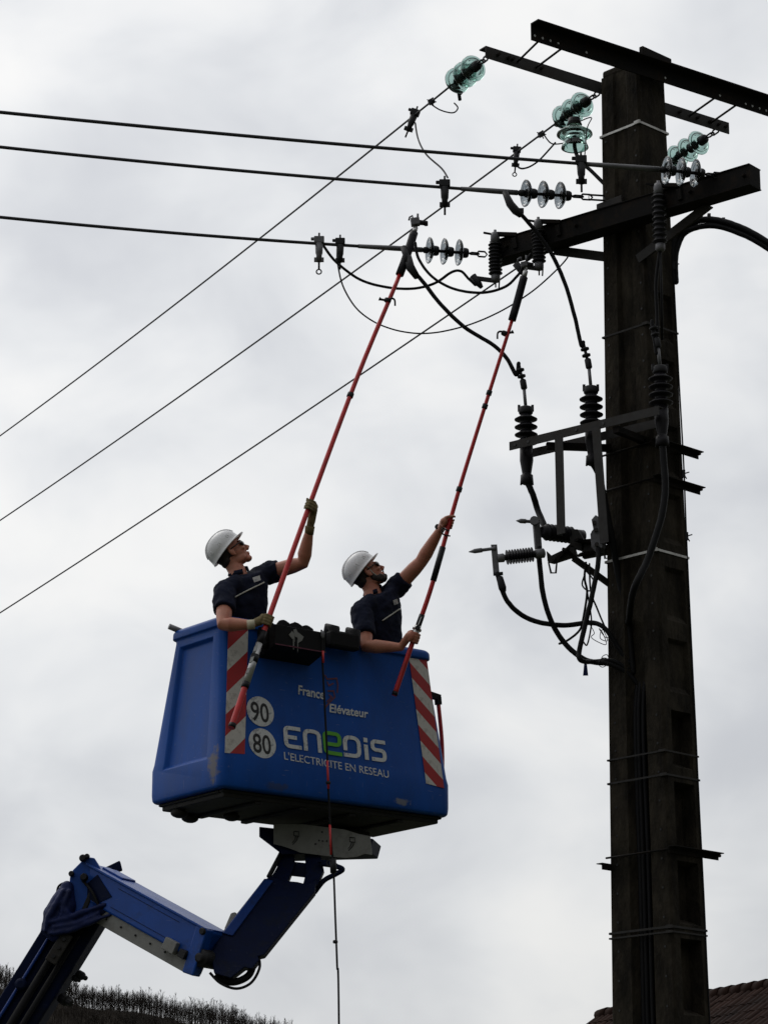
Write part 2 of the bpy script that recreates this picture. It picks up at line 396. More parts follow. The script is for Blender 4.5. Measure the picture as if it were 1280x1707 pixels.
for j in range(19):
    o0 = .3 * j
    for i in range(62):
        x0 = .226 * i; jit = rt2.uniform(-.008, .012)
        a = rl + e * x0 + slope * o0 + rn * (.05 + jit); b = a + slope * .34 - rn * .03
        prof = [(0, 0), (.06, .0), (.11, .022), (.17, .022), (.22, 0)]
        P = [a + e * q + rn * hh for q, hh in prof] + [b + e * q + rn * (hh + .045) for q, hh in prof] 
        P2 = [p - rn * .02 for p in P[5:]]
        fs = [(k, k + 1, 6 + k, 5 + k) for k in range(4)] + [(5 + k, 6 + k, 11 + k, 10 + k) for k in range(4)]
        tl.add(P + P2, fs)
tl.build('roof_tiles', M['tile'], hs, kind='stuff', fixn=False)
for i in range(36):
    p0 = rl + e * (.39 * i) + Z * .05
    MB().tube([p0, p0 + e * .42 + Z * .015], [.11, .125], 10).build('ridge_tile', M['tile'], hs)
wl = MB()
q0 = rl + slope * (Ls - .5) - rn * .14; q1 = rl + slope2 * (Ls - .5) - rn2 * .14
ins = e * .4
def gpt(p): return V((p.x, p.y, 0))
A, B = q0 + ins, q1 + ins; C, D = A + e * 13.2, B + e * 13.2
wl.prism([gpt(A), gpt(B), B, rl + ins - Z * .2, A], e * 13.2)
wl.build('wall', M['render'], hs)
# ------------------------------------------------------------------ the concrete pole
AL = R(43.5)
d1 = V((math.cos(AL), math.sin(AL), 0))      # along the right-hand face, away from the camera
d2 = V((-math.sin(AL), math.cos(AL), 0))     # along the left-hand face, away from the camera
d3 = V((-math.cos(R(40)), math.sin(R(40)), 0)); n3 = V((math.sin(R(40)), math.cos(R(40)), 0))   # the lower arm stands a little askew
PY = 19.3
Kt = U(1062, 106, PY); Kb = U(1122, 1600, PY)
zt = Kt.z
def Kz(z):
    f = (zt - z) / (zt - Kb.z); return V((Kt.x + (Kb.x - Kt.x) * f, PY, z))
def wLz(z): return .395 + (.60 - .395) * (zt - z) / (zt - Kb.z)
def wRz(z): return .328 + (.378 - .328) * (zt - z) / (zt - Kb.z)
def pol(z, l=0., r=0.):                      # l along left face (0..1), r along right face (0..1)
    return Kz(z) + d2 * (wLz(z) * l) + d1 * (wRz(z) * r)
def zrow(v, u=1100): return U(u, v, PY).z    # height of a row of the photograph at the pole
pole = root('utility_pole', Kz(0) + d1 * .15 + d2 * .3, 'tall weathered concrete power pole with steel crossarms and brackets', 'pole')
pm = MB()
zs = [0.0]
panels = []                                  # recesses of the right-hand face, bottom and top rows of the photograph
for vb, vt in ((1690, 1562), (1538, 1432), (1412, 1300), (1275, 1180), (1150, 1060), (1030, 940), (900, 815), (785, 700), (670, 590), (560, 480)):
    panels.append((zrow(vb), zrow(vt)))
lowp = panels[0][0] - .12
while lowp > .9:
    panels.insert(0, (lowp - .5, lowp)); lowp -= .62
NZ = 40
def gd(z):                                    # depth of the cable channel in the left-hand face
    f = min(1, max(0, (zt - z) / 6.5)); return .012 + .075 * f
def sect(z):
    gl0, gl1 = .66, .30
    n1 = d1 * gd(z); c = .018
    K, L, Rr, B = pol(z), pol(z, 1), pol(z, 0, 1), pol(z, 1, 1)
    return [K + d2 * c, pol(z, gl1), pol(z, gl1 + .05) + n1, pol(z, gl0 - .05) + n1, pol(z, gl0), L - d2 * c,
            L + d1 * c, B - d1 * c, B - d2 * c, pol(z, gl0, 1), pol(z, gl0 - .05, 1) - n1, pol(z, gl1 + .05, 1) - n1, pol(z, gl1, 1), Rr + d2 * c, Rr - d1 * c, K + d1 * c]
ringz = [sect(zt * i / NZ) for i in range(NZ + 1)]
# sides (all but the right-hand face, which carries the recesses) and the flat ends
n = 16; P = [p for r in ringz for p in r]; fs = []
for i in range(NZ):
    for k in range(n):
        if k == 14: continue
        l = (k + 1) % n; fs.append((i * n + k, i * n + l, (i + 1) * n + l, (i + 1) * n + k))
fs.append(tuple(range(n - 1, -1, -1))); fs.append(tuple(NZ * n + k for k in range(n)))
pm.add(P, fs)
def rf_(z, f, dep=0.):                        # a point of the right-hand face
    a, b = pol(z) + d1 * .018, pol(z, 0, 1) - d1 * .018
    return a.lerp(b, f) + d2 * dep
lev = sorted([0.0, zt] + [x for p in panels for x in p])
fx = [0, .2, .88, 1]
for a, b in zip(lev[:-1], lev[1:]):
    rec = any(abs(a - p[0]) < 1e-6 for p in panels)
    for k in range(3):
        if rec and k == 1:
            dp = .11 if a < zrow(1200) else .03
            q = [rf_(a, .2), rf_(a, .88), rf_(b, .88), rf_(b, .2)]
            t_ = [rf_(a + .05, .26, dp), rf_(a + .05, .82, dp), rf_(b - .03, .82, dp), rf_(b - .03, .26, dp)]
            pm.add(q + t_, [(0, 1, 5, 4), (1, 2, 6, 5), (2, 3, 7, 6), (3, 0, 4, 7), (4, 5, 6, 7)])
        else:
            pm.add([rf_(a, fx[k]), rf_(a, fx[k + 1]), rf_(b, fx[k + 1]), rf_(b, fx[k])], [(0, 1, 2, 3)])
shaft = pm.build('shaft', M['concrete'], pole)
# bolt holes down the left-hand face
for i in range(46):
    z = zt - .55 - i * .21
    if z < 1: break
    for l in (.12, .86):
        c = pol(z, l) - d1 * .0015
        MB().lathe([(.009, 0), (.009, .003)], c, -d1, 8).build('bolt_hole', M['letter_black'], shaft)
# steel cap plates on the pole top
cap = MB()
cap.prism([pol(zt, .02, .05), pol(zt, .98, .05), pol(zt, .98, .95), pol(zt, .02, .95)], Z * .07)
cap.build('pole_cap', M['concrete'], pole, bevel=.02)

def band(v, w=.018, mat='band', part=None):
    z = zrow(v); o = .006
    m = MB()
    def ringp(zz, o):
        return [pol(zz) - d1 * o - d2 * o, pol(zz, 1) - d1 * o + d2 * o, pol(zz, 1, 1) + d1 * o + d2 * o, pol(zz, 0, 1) + d1 * o - d2 * o]
    r0, r1, r2, r3 = ringp(z, o), ringp(z + w, o), ringp(z + w, .001), ringp(z, .001)
    m.rings([r0, r1, r2, r3], False, False, True)
    b = m.build('steel_band', M[mat], pole)
    c = pol(z) - d1 * .012 - d2 * .012
    MB().box(c + Z * w / 2 + d2 * .03, d1 * .008, d2 * .028, Z * (w * .75)).build('band_buckle', M[mat], b)
band(205); band(540, .014, 'steel'); band(918); band(1252, .012, 'steel'); band(1292, .014, 'steel'); band(1546, .016, 'steel'); band(1554, .012, 'steel')

# --- upper crossarm: two parallel steel angles joined by tie rods
d4 = V((math.cos(R(35)), math.sin(R(35)), 0)); n4 = V((-math.sin(R(35)), math.cos(R(35)), 0))
zc = U(1062, 128, PY).z
hb = .070
def bolts(parent, pts, axis, r=.012, L=.03):
    for p in pts: MB().lathe([(r, 0), (r, L)], p, axis, 6, False).build('bolt', M['dark_steel'], parent)
b1c = row_z(pol(zc, 0, .5) - n4 * .075, 121)
a_, e_ = at_u(b1c, d4, 885), at_u(b1c, d4, 1300)
m = MB(); m.beam(a_, e_, .012, hb * 2, Z); m.beam(a_ - n4 * .045 + Z * (hb - .006), e_ - n4 * .045 + Z * (hb - .006), .085, .012, Z)
upper = m.build('upper_crossarm', M['dark_steel'], pole)
for u in (890, 903, 916, 929, 976, 1107, 1198, 1241, 1252, 1264, 1275):
    p = at_u(b1c, d4, u) - Z * .03
    MB().lathe([(.010, 0), (.010, .002)], p - n4 * .0065, -n4, 8).build('bolt_hole', M['letter'], upper)
b2c = row_z(pol(zc, 1, .5) + n4 * .04, 152)
a_, e_ = at_u(b2c, d4, 809), at_u(b2c, d4, 1214)
m = MB(); m.beam(a_, e_, .01, .10, Z); m.beam(a_ + n4 * .042 + Z * .045, e_ + n4 * .042 + Z * .045, .075, .01, Z)
far = m.build('rear_crossarm', M['steel'], pole)
for u1, u2 in ((905, 862), (945, 893), (1200, 1148), (1236, 1184)):
    MB().tube([at_u(b1c, d4, u1) - Z * .01, at_u(b2c, d4, u2) - Z * .0], .009, 6).build('tie_rod', M['dark_steel'], far)
bolts(far, [at_u(b2c, d4, u) - n4 * .006 for u in (828, 845, 852, 900, 1130, 1160, 1180, 1195, 1207)], -n4, .013, .03)
m = MB(); m.beam(pol(zt, 0, .0) - n4 * .045 + Z * .065, pol(zt, 0, 1.05) - n4 * .045 + Z * .065, .04, .13, Z)
m.build('cap_plate', M['dark_steel'], pole, bevel=.006)

# --- lower crossarm: heavy channel on the left-hand face
zl = U(1042, 358, PY).z
lc = pol(zl, .5) - n3 * .10
le0, le1 = at_u(lc, d3, 826), at_u(lc, d3, 1258)
m = MB(); m.beam(le0, le1, .14, .155, Z); m.beam(le0 + Z * .0805, le1 + Z * .0805, .16, .008, Z); m.beam(le0 - Z * .0805, le1 - Z * .0805, .16, .008, Z)
lower = m.build('lower_crossarm', M['dark_steel'], pole)
# braces under it
for (s0, s1) in ((.62, .15), (-.82, -.24)):
    p0 = lc + d3 * s0 + n3 * .05 - Z * .088; p1 = pol(zl - .36, .5 + s1 / .45 * .5 if s1 > 0 else .12) - n3 * .035
    if s1 > 0: p1 = pol(zl - .22, 1.0) + n3 * .02 - d3 * .02
    mm = MB(); mm.beam(p0, p1, .075, .008, n3); mm.beam(p0 + n3 * .035, p1 + n3 * .035, .008, .06, n3)
    mm.build('brace', M['steel'], lower)
bolts(lower, [at_u(lc - n3 * .071, d3, u) for u in (845, 960, 1150, 1240)], -n3, .014, .03)

# --- step brackets crossing the right-hand face
def face_bracket(v, right=.16, left=.02, h=.05):
    z = zrow(v, 1130); c0 = pol(z, 0, 0) - d2 * .012 - d1 * left; c1 = pol(z, 0, 1) - d2 * .012 + d1 * right
    mm = MB(); mm.beam(c0, c1, .007, h, Z); mm.beam(c0 - d2 * .03 + Z * (h / 2 - .004), c1 - d2 * .03 + Z * (h / 2 - .004), .055, .007, Z)
    b = mm.build('step_bracket', M['dark_steel'], pole)
    z2 = z
    MB().tube([pol(z2, -.02) - d1 * .02, pol(z2, 1.02) - d1 * .02], .008, 6).build('tie_rod', M['dark_steel'], b)
    bolts(b, [c1 - d1 * .04 - d2 * .004], -d2, .012, .05)
for v in (738, 798, 1416): face_bracket(v)
z = zrow(1432, 1020); c = pol(z, 1)
mm = MB(); mm.beam(c + d2 * -.02 - d1 * .10, c + d2 * -.02 + d1 * .30, .007, .05, Z); mm.beam(c - d2 * -.01 - d1 * .10 + Z * .022, c - d2 * -.01 + d1 * .3 + Z * .022, .05, .006, Z)
mm.build('step_bracket', M['dark_steel'], pole)

# --- termination bracket: two rails and two uprights beside the left-hand face
zb = U(1042, 716, PY).z
c0 = pol(zb, .5)
mm = MB()
for s in (.50, -.14):
    mm.beam(c0 - n3 * .36 + d3 * s - Z * .06, c0 + n3 * .0 + d3 * min(s, .16) - Z * .06, .05, .05, Z)
brk = mm.build('termination_bracket', M['dark_steel'], pole)
def rail(off, u0, u1, h=.034):
    c = c0 - n3 * off; a = at_u(c, d3, u0); b = at_u(c, d3, u1)
    mm = MB(); mm.beam(a, b, .007, h * 2, Z)
    mm.beam(a + n3 * .03 + Z * (h - .004), b + n3 * .03 + Z * (h - .004), .052, .007, Z)
    return mm.build('rail', M['steel'], brk)
rail(.38, 849, 1098); rail(.13, 872, 1100)
RC = c0 - n3 * .24                           # the line on which the terminations stand
for u, v0, v1, du in ((931, 730, 890, 4), (993, 712, 905, 14)):
    p = at_u(c0 - n3 * .40, d3, u); a = row_z(p, v0); b = row_z(p, v1); b = U(u + du, v1, p.y)
    mm = MB(); mm.beam(a, b, .075, .007, n3); mm.beam(a + n3 * .03 + d3 * .034, b + n3 * .03 + d3 * .034, .007, .06, n3)
    mm.build('upright', M['steel'], brk)
for u in (858, 880, 960, 1005):
    p = at_u(c0 - n3 * .385, d3, u)
    MB().lathe([(.012, 0), (.012, .004)], p, -n3, 8).build('bolt_hole', M['letter_black'], brk)
# ------------------------------------------------------------------ insulators, conductors, clamps
def glass_string(name, matg, label, group, n=3, spacing=.140, rad=.106):
    """along +X from the crossarm end; glass discs with caps between them"""
    rt_ = root(name, (0, 0, 0), label, 'insulator', group)
    X = V((1, 0, 0)); x = 0.0
    m = MB()
    m.tube([V((x, 0, .022)), V((x + .06, 0, .022)), V((x + .085, 0, 0)), V((x + .06, 0, -.022)), V((x, 0, -.022)), V((x - .02, 0, 0))], .0075, 6, loop=True)
    m.tube([V((x + .07, .018, 0)), V((x + .13, .018, 0)), V((x + .15, 0, 0)), V((x + .13, -.018, 0)), V((x + .07, -.018, 0)), V((x + .055, 0, 0))], .0075, 6, loop=True)
    m.build('shackle', M['iron'], rt_)
    x = .155
    for k in range(n):
        m = MB(); m.lathe([(.018, 0), (.034, .006), (.040, .02), (.042, .075), (.034, .085), (.02, .086)], V((x, 0, 0)), X, 16)
        m.lathe([(.013, .08), (.013, spacing + .02)], V((x, 0, 0)), X, 10)
        m.build('cap', M['iron'], rt_)
        g_ = MB()
        prof = [(.036, .058), (.055, .060), (.080, .068), (.098, .080), (rad, .092), (rad + .001, .100), (rad - .006, .104), (rad - .016, .096),
                (.080, .086), (.074, .100), (.066, .100), (.060, .082), (.036, .080)]
        g_.lathe(prof, V((x, 0, 0)), X, 36)
        g_.build('glass_disc', matg, rt_)
        x += spacing
    m = MB(); m.lathe([(.02, 0), (.026, .01), (.026, .04), (.014, .06)], V((x - .04, 0, 0)), X, 12)
    m.build('end_fitting', M['iron'], rt_)
    rt_['tip'] = x + .02
    return rt_
def aim(o, p, d):
    o.location = p; o.rotation_mode = 'QUATERNION'; o.rotation_quaternion = d.to_track_quat('X', 'Z'); WL[o.name] = V(p)
def string_end(o): return V(o.location) + o.rotation_quaternion @ V((o['tip'], 0, 0))
def sagline(p, q, sag, n=40):
    return [p.lerp(q, i / n) - Z * (4 * sag * (i / n) * (1 - i / n)) for i in range(n + 1)]

up_str = glass_string('glass_insulator_string', M['glass'], 'green glass insulator string at the left end of the upper crossarm', 'green glass insulator strings')
lo_str = glass_string('glass_insulator_string', M['glass_clear'], 'clear glass insulator string at the far left end of the lower crossarm', 'clear glass insulator strings')
UPL = ['green glass insulator string at the left end of the upper crossarm',
       'green glass insulator string above the bell insulator, touching the pole edge',
       'green glass insulator string right of the pole, under the upper crossarm']
LOL = ['clear glass insulator string by the tip of the left red stick',
       'clear glass insulator string above the lower crossarm, hooked to the pole face',
       'clear glass insulator string in front of the right-hand green one']
# three thin lines leaving to the back left
starts = [at_u(b2c + n4 * .02 - Z * .03, d4, u) for u in (812, 998, 1196)]
ends_px = [(0, 727), (0, 868), (0, 1022)]
WNM = ['uppermost of the three thin lines slanting down to the left', 'middle one of the three thin lines slanting down to the left', 'lowest of the three thin lines slanting down to the left']
ups = []; thin_end = []; thin_far = []
far_Y = 31.5
dirv = V((-math.sin(AL), math.cos(AL), 0))
for i, p in enumerate(starts):
    o = up_str if i == 0 else copy_tree(up_str); o['label'] = UPL[i]
    # the line leaves the frame at the left, further off
    q = U(ends_px[i][0], ends_px[i][1], far_Y - 0.35 * (1 - i))
    q2 = p + (q - p) * 2.2
    d = (q - p).normalized()
    aim(o, p, d); ups.append(o)
    t = string_end(o)
    pts = sagline(t, q, .05, 30); ext = q + (pts[-1] - pts[-2]) * 18
    m = MB().tube(pts + [ext], .0085, 6); m.build('overhead_line', M['conductor'], None, WNM[i], 'power line', 'thin overhead lines')
    thin_end.append(pts)
    c = MB(); c.prism([t - d * .03 + Z * .03, t - d * .03 - Z * .05, t + d * .08 - Z * .015, t + d * .08 + Z * .012], dirv.cross(Z).normalized() * .03)
    c.tube([t - d * .0 - Z * .03, t - d * .05 - Z * .09 + d1 * .05], .022, 8); c.tube([t + d * .0 - Z * .05 + d1 * .05, t - d * .01 - Z * .13 + d1 * .06], .014, 8)
    c.build('dead_end_clamp', M['iron'], None, ['dead-end clamp below the leftmost green glass string', 'dead-end clamp above the bell insulator rim', 'dead-end clamp hidden in part behind the clear glass string'][i], 'clamp', 'dead-end clamps of the thin lines')
def on(pts, u):                                # the point of a polyline in column u
    best = None
    for a, b in zip(pts[:-1], pts[1:]):
        pa, pb = px(a), px(b)
        if (pa[0] - u) * (pb[0] - u) <= 0 and abs(pa[0] - pb[0]) > 1e-6:
            return a.lerp(b, (u - pa[0]) / (pb[0] - pa[0]))
    return pts[0]
def px(p):
    q = p - CAM; d = q.y * cp + q.z * sp
    return CX + FPX * q.x / d, CY - FPX * (-q.y * sp + q.z * cp) / d
# three thick conductors leaving to the left, a little towards the camera
armp = [at_u(lc - n3 * .06, d3, 812), None, at_u(lc - n3 * .06, d3, 1188)]
armp[0] = U(808, 424, armp[0].y); armp[2] = U(1200, 293, armp[2].y - .02)
armp[1] = U(1003, 330, pol(U(1003, 330, PY).z, .9).y - .05)
cend = [(0, 362), (0, 245), (0, 187)]
clamp_u = [(683, 415), (858, 321), (1086, 281)]
CNM = ['lowest thick conductor, held by the left red stick', 'middle thick conductor with one clamp hanging near its right end', 'uppermost thick conductor, passing in front of the pole']
conds = []; lo_ends = []
for i in range(3):
    o = lo_str if i == 0 else copy_tree(lo_str); o['label'] = LOL[i]
    p = armp[i]; q = U(*cend[i], p.y - (1.05, .95, 1.3)[i])
    tgt = U(*clamp_u[i], p.y - (.13, .2, .12)[i])
    d = (tgt - p).normalized(); L = (tgt - p).length
    aim(o, p, d); t = string_end(o); lo_ends.append(t)
    o.scale = (min(1.25, max(.8, (L - .10) / o['tip'])), 1, 1) if i != 1 else (1.0, 1, 1)
    sx = o.scale[0]; t = p + d * (o['tip'] * sx)
    if i == 1:                                   # a longer shackle bridges the gap to the pole plate
        o.location = p + d * .10; t = string_end(o)
        MB().tube([p - d * .02 + Z * .02, p + d * .11 + Z * .02, p + d * .11 - Z * .02, p - d * .02 - Z * .02], .008, 6, loop=True).build('shackle', M['iron'], None, 'long shackle between the pole plate and the middle clear glass string', 'shackle')
    pts = sagline(t, q, .02, 40); ext = q + (pts[-1] - pts[-2]).normalized() * 30 
    m = MB().tube(pts + [ext], .0135, 8); cdo = m.build('overhead_conductor', M['conductor'], None, CNM[i], 'power line', 'thick overhead conductors')
    conds.append(pts)
    m = MB(); e0 = on(pts, clamp_u[i][0] - (86, 90, 110)[i])
    m.tube([t, t.lerp(e0, .45), e0], [.021, .021, .0165], 10); m.build('sleeve', M['sleeve_metal'], cdo)
    m = MB(); m.beam(t + d * -.06, t - d * .10, .05, .05, Z); m.build('end_clamp', M['iron'], cdo)

def hot_clamp(p, label, grp, ring=False, tilt=0.0, s=1.0, mat='iron'):
    """screw clamp hung on a conductor"""
    r_ = root('line_clamp', p, label, 'clamp', grp)
    ax = V((math.sin(tilt), 0, -math.cos(tilt))); sd = V((math.cos(tilt), 0, math.sin(tilt)))
    m = MB(); m.box(p - ax * .03 * s, sd * .04 * s, V((0, 1, 0)) * .025 * s, ax * .028 * s); m.box(p - ax * .04 * s - sd * .045 * s, sd * .02 * s, V((0, 1, 0)) * .012 * s, ax * .012 * s)
    m.build('jaw', M[mat], r_, bevel=.006)
    m = MB(); m.tube([p + ax * .0, p + ax * .08 * s, p + ax * .10 * s, p + ax * .15 * s], [.032 * s, .028 * s, .022 * s, .024 * s], 10); m.build('clamp_body', M[mat], r_)
    MB().tube([p - ax * .09 * s, p - ax * .02 * s], .008 * s, 6).build('screw', M['iron'], r_); MB().tube([p + ax * .12 * s, p + ax * .215 * s], .008 * s, 6).build('screw', M['iron'], r_)
    for k in (-1, 1):
        MB().box(p + ax * .135 * s + sd * .026 * s * k, sd * .012 * s, V((0, 1, 0)) * .012, ax * .016 * s).build('lug', M[mat], r_)
    if ring:
        c = p + ax * .235 * s
        MB().tube([c + (sd * math.cos(a) + ax * math.sin(a)) * .02 * s for a in [k * math.pi / 5 for k in range(10)]], .006 * s, 6, loop=True).build('eye_ring', M['iron'], r_)
    return r_
hot_clamp(on(conds[0], 532), 'leftmost screw clamp on the lowest thick conductor', 'screw clamps on the lines', True, mat='grey_metal')
hot_clamp(on(conds[0], 567), 'second screw clamp from the left on the lowest thick conductor', 'screw clamps on the lines', False, s=.95)
hot_clamp(on(conds[1], 741), 'screw clamp hanging on the middle thick conductor', 'screw clamps on the lines', False, s=1.05)
hot_clamp(on(conds[2], 968), 'screw clamp on the uppermost thick conductor below the bell insulator', 'screw clamps on the lines', False, s=1.05)
hot_clamp(on(thin_end[0], 690), 'screw clamp on the uppermost thin slanting line', 'screw clamps on the lines', False, -.35, s=.95)
hot_clamp(on(thin_end[1], 861), 'screw clamp on the middle thin slanting line', 'screw clamps on the lines', True, -.1, s=.85)
for i, u in ((0, 719), (1, 902)):
    p = on(thin_end[i], u); m = MB()
    m.box(p, V((.022, 0, .012)), V((0, .02, 0)), V((-.008, 0, .016)))
    for k in range(5):
        a = k * 1.3; m.tube([p, p + V((math.cos(a) * .04, .01, math.sin(a) * .04))], .005, 5)
    m.build('wire_knot', M['iron'], None, ['small spiky connector beside the leftmost green glass string', 'small spiky connector left of the bell insulator'][i], 'connector', 'spiky connectors')

# jumpers and drop leads
YA = on(conds[0], 600).y; YB = on(conds[1], 745).y; YT = on(thin_end[0], 690).y
T1 = on(thin_end[1], 861).y
wire('drop_lead', path((692, 205, YT), (697, 232, YT - .3), (710, 257, YT - .6), (735, 280, YB + .2), (746, 296, YB)), .007, M['cable'], 'thin lead looping from the upper slanting line to the middle conductor')
wire('tail_loop', path((720, 175, YT - .2), (735, 184, YT - .2), (755, 188, YT - .15), (763, 180, YT - .1), (757, 172, YT - .1)), .006, M['cable'], 'small wire loop under the leftmost green glass string')
wire('jumper', path((905, 223, T1), (917, 238, T1), (930, 240, T1 - .1), (952, 236, T1 - .1)), .006, M['cable'], 'short wire from the spiky connector to the bell insulator')
wire('jumper', path((857, 262, T1), (860, 275, T1), (872, 281, T1 - .05), (895, 270, T1 - .1), (925, 238, T1 - .1)), .008, M['cable'], 'wire bow from the middle slanting line to the bell insulator')

# --- bell insulator on its bent bracket
LY = pol(8.6, 1).y
bt = U(957, 212, LY + .05)
bell = root('bell_insulator', bt, 'large green glass bell insulator on a bent bracket beside the pole', 'insulator')
m = MB()
m.lathe([(.03, .075), (.04, .06), (.038, .04), (.055, .015), (.07, -.015), (.105, -.03), (.140, -.052), (.142, -.066), (.134, -.07), (.105, -.055), (.082, -.05),
         (.080, -.10), (.105, -.165), (.108, -.178), (.10, -.178), (.072, -.12), (.045, -.06), (.02, -.05)], bt, Z, 40)
m.build('glass_bell', M['glass'], bell)
m = MB(); m.lathe([(.03, .07), (.048, .068), (.05, .04), (.06, .02), (.02, .02)], bt + Z * .005, Z, 16); m.build('bell_cap', M['iron'], bell)
m = MB(); pb = U(966, 268, LY + .04)
m.tube(smooth_path([bt - Z * .05, bt - Z * .18, pb, U(985, 285, LY + .02), U(1012, 312, LY - .0)]), [.016] * 33, 8); m.build('bracket_arm', M['iron'], bell)
m = MB(); m.tube(path((962, 204, LY + .02), (985, 196, LY), (978, 215, LY - .05), (974, 262, LY - .05)), .005, 6); m.build('tie_wire', M['grey_metal'], bell)
m = MB(); m.tube([bt + V((math.cos(a) * .055, math.sin(a) * .055, .02)) for a in [k * math.pi / 8 for k in range(16)]], .007, 6, loop=True); m.build('binding_wire', M['iron'], bell)

# --- plate on the pole that takes the middle string
pz = zrow(330, 1020)
MB().box(pol(pz, .75) - d1 * .02, d2 * .13, d1 * .012, Z * .075).build('string_plate', M['steel'], pole, bevel=.004)

# --- surge arresters
def arrester(p, h, label, r0=.038, r1=.056, nsh=9, lead=True):
    """p: top of the shed column; the column hangs down by h"""
    r_ = root('surge_arrester', p - Z * h, label, 'arrester', 'surge arresters on the lower crossarm')
    prof = [(r0 * .8, 0)]
    for k in range(nsh):
        z0 = -h * (k + .1) / nsh; dz = h / nsh
        prof += [(r0, z0), (r1, z0 - dz * .45), (r1 * .98, z0 - dz * .55), (r0, z0 - dz * .7)]
    prof += [(r0 * .8, -h)]
    MB().lathe(prof, p, Z, 20).build('shed_column', M['rubber'], r_)
    MB().lathe([(.03, 0), (.038, .005), (.036, .06), (.03, .085), (.012, .09), (.012, .11)], p, Z, 14).build('top_cap', M['grey_metal'], r_)
    MB().lathe([(.03, 0), (.037, -.004), (.037, -.045), (.028, -.06), (.01, -.062)], p - Z * h, Z, 14).build('bottom_cap', M['grey_metal'], r_)
    m = MB(); m.beam(p + Z * .075, p + Z * .045 + V((.17, -.06, 0)), .035, .03, Z); m.beam(p + Z * .07, p + Z * .085 + V((-.09, .02, .01)), .016, .014, Z)
    m.beam(p + Z * .02 + V((.15, -.055, 0)), p - Z * .07 + V((.16, -.06, 0)), .03, .04, d3)
    m.build('mounting_arm', M['dark_steel'], r_)
    if lead:
        b = p - Z * (h + .05)
        m = MB(); m.beam(b, b + V((-.16, .02, .03)), .03, .03, Z); m.tube([b, b - Z * .055 + V((.0, 0, 0))], .006, 6); m.tube([b + V((.03, 0, 0)), b + V((.025, 0, -.06))], .006, 6)
        m.build('lead_arm', M['iron'], r_)
        c = b + V((-.16, .02, .03)); m = MB(); m.tube([c + V((-.02, 0, .02)), c + V((.03, 0, -.05)), c + V((.05, 0, -.08))], [.03, .026, .016], 8); m.build('lead_clamp', M['iron'], r_)
    return r_
pA = at_u(lc - n3 * .13, d3, 825); pA = U(825, 405, pA.y)
arrester(pA, .27, 'ribbed surge arrester at the far left end of the lower crossarm')
pB = at_u(lc - n3 * .13, d3, 897); pB = U(897, 384, pB.y)
arrester(pB, .27, 'ribbed surge arrester above the tip of the right red stick')
pC = at_u(lc - n3 * .13, d3, 1097); pC = U(1097, 324, pC.y)
arrester(pC, .40, 'ribbed surge arrester hanging in front of the pole', lead=False)
MB().tube([pC - Z * .46, pC - Z * .75, pC - Z * 1.15 + V((.0, .05, 0))], .010, 8).build('earth_lead', M['cable'], None, 'straight dark lead running down the pole below its surge arrester', 'cable')

# --- cable terminations on the bracket rails
def termination(u, v_base, label, lean=0.0, low=True):
    """v_base: row of the lowest shed"""
    p = row_z(at_u(RC, d3, u), v_base)
    r_ = root('cable_termination', p, label, 'termination', 'cable terminations on the bracket')
    prof = [(.04, -.05)]; nsh = 4; dz = .062
    for k in range(nsh):
        z0 = k * dz; prof += [(.045, z0), (.066, z0 + .004), (.088, z0 + .012), (.089, z0 + .018), (.062, z0 + .034), (.046, z0 + .044)]
    prof += [(.04, nsh * dz)]
    MB().lathe(prof, p, Z, 28).build('shed_stack', M['rubber'], r_)
    t = p + Z * (nsh * dz)
    m = MB(); m.lathe([(.04, -.005), (.052, 0), (.056, .01), (.056, .045), (.045, .055), (.012, .057)], t, Z, 18)
    m.build('head_cap', M['iron'], r_)
    for k in (-1, 1): MB().box(t + Z * .045 + V((k * .052, 0, 0)), V((.01, 0, 0)), V((0, .012, 0)), Z * .025).build('cap_lug', M['iron'], r_)
    s = t + Z * .22 + V((-.012, 0, 0))
    MB().tube([t + Z * .05, s], .013, 8).build('stud', M['grey_metal'], r_)
    m = MB(); m.lathe([(.02, -.02), (.026, -.01), (.026, .05), (.018, .06)], s, Z + V((-.15, 0, 0)), 10)
    for k in range(2):
        q = s + (Z + V((-.2, 0, 0))) * (.085 + .05 * k); m.lathe([(.012, -.015), (.033, -.007), (.033, .007), (.012, .015)], q, Z + V((-.2, 0, 0)), 12)
    m.tube([s, s + (Z + V((-.2, 0, 0))) * .19], .012, 8); m.build('connector', M['iron'], r_)
    if low:
        m = MB(); m.lathe([(.05, 0), (.052, -.12), (.036, -.22), (.036, -.235), (.048, -.238), (.048, -.30), (.03, -.31)], p - Z * .01, Z, 16); m.build('lower_cone', M['rubber'], r_)
        for k in (-1, 1): MB().tube([p - Z * .26 + V((.04 * k, 0, 0)), p - Z * .325 + V((.045 * k, 0, 0))], .008, 6).build('strap_bolt', M['iron'], r_)
    return s + (Z + V((-.2, 0, 0))) * .19, p - Z * .3
t1, l1 = termination(877, 741, 'ribbed cable termination at the left end of the bracket')
t2, l2 = termination(986, 708, 'ribbed cable termination at the middle of the bracket')
t3, l3 = termination(1102, 675, 'ribbed cable termination standing in front of the pole')

def yl(u0, u1, y0, y1): return lambda u: y0 + (y1 - y0) * (u - u0) / (u1 - u0)
YJ = U(790, 470, pA.y).y
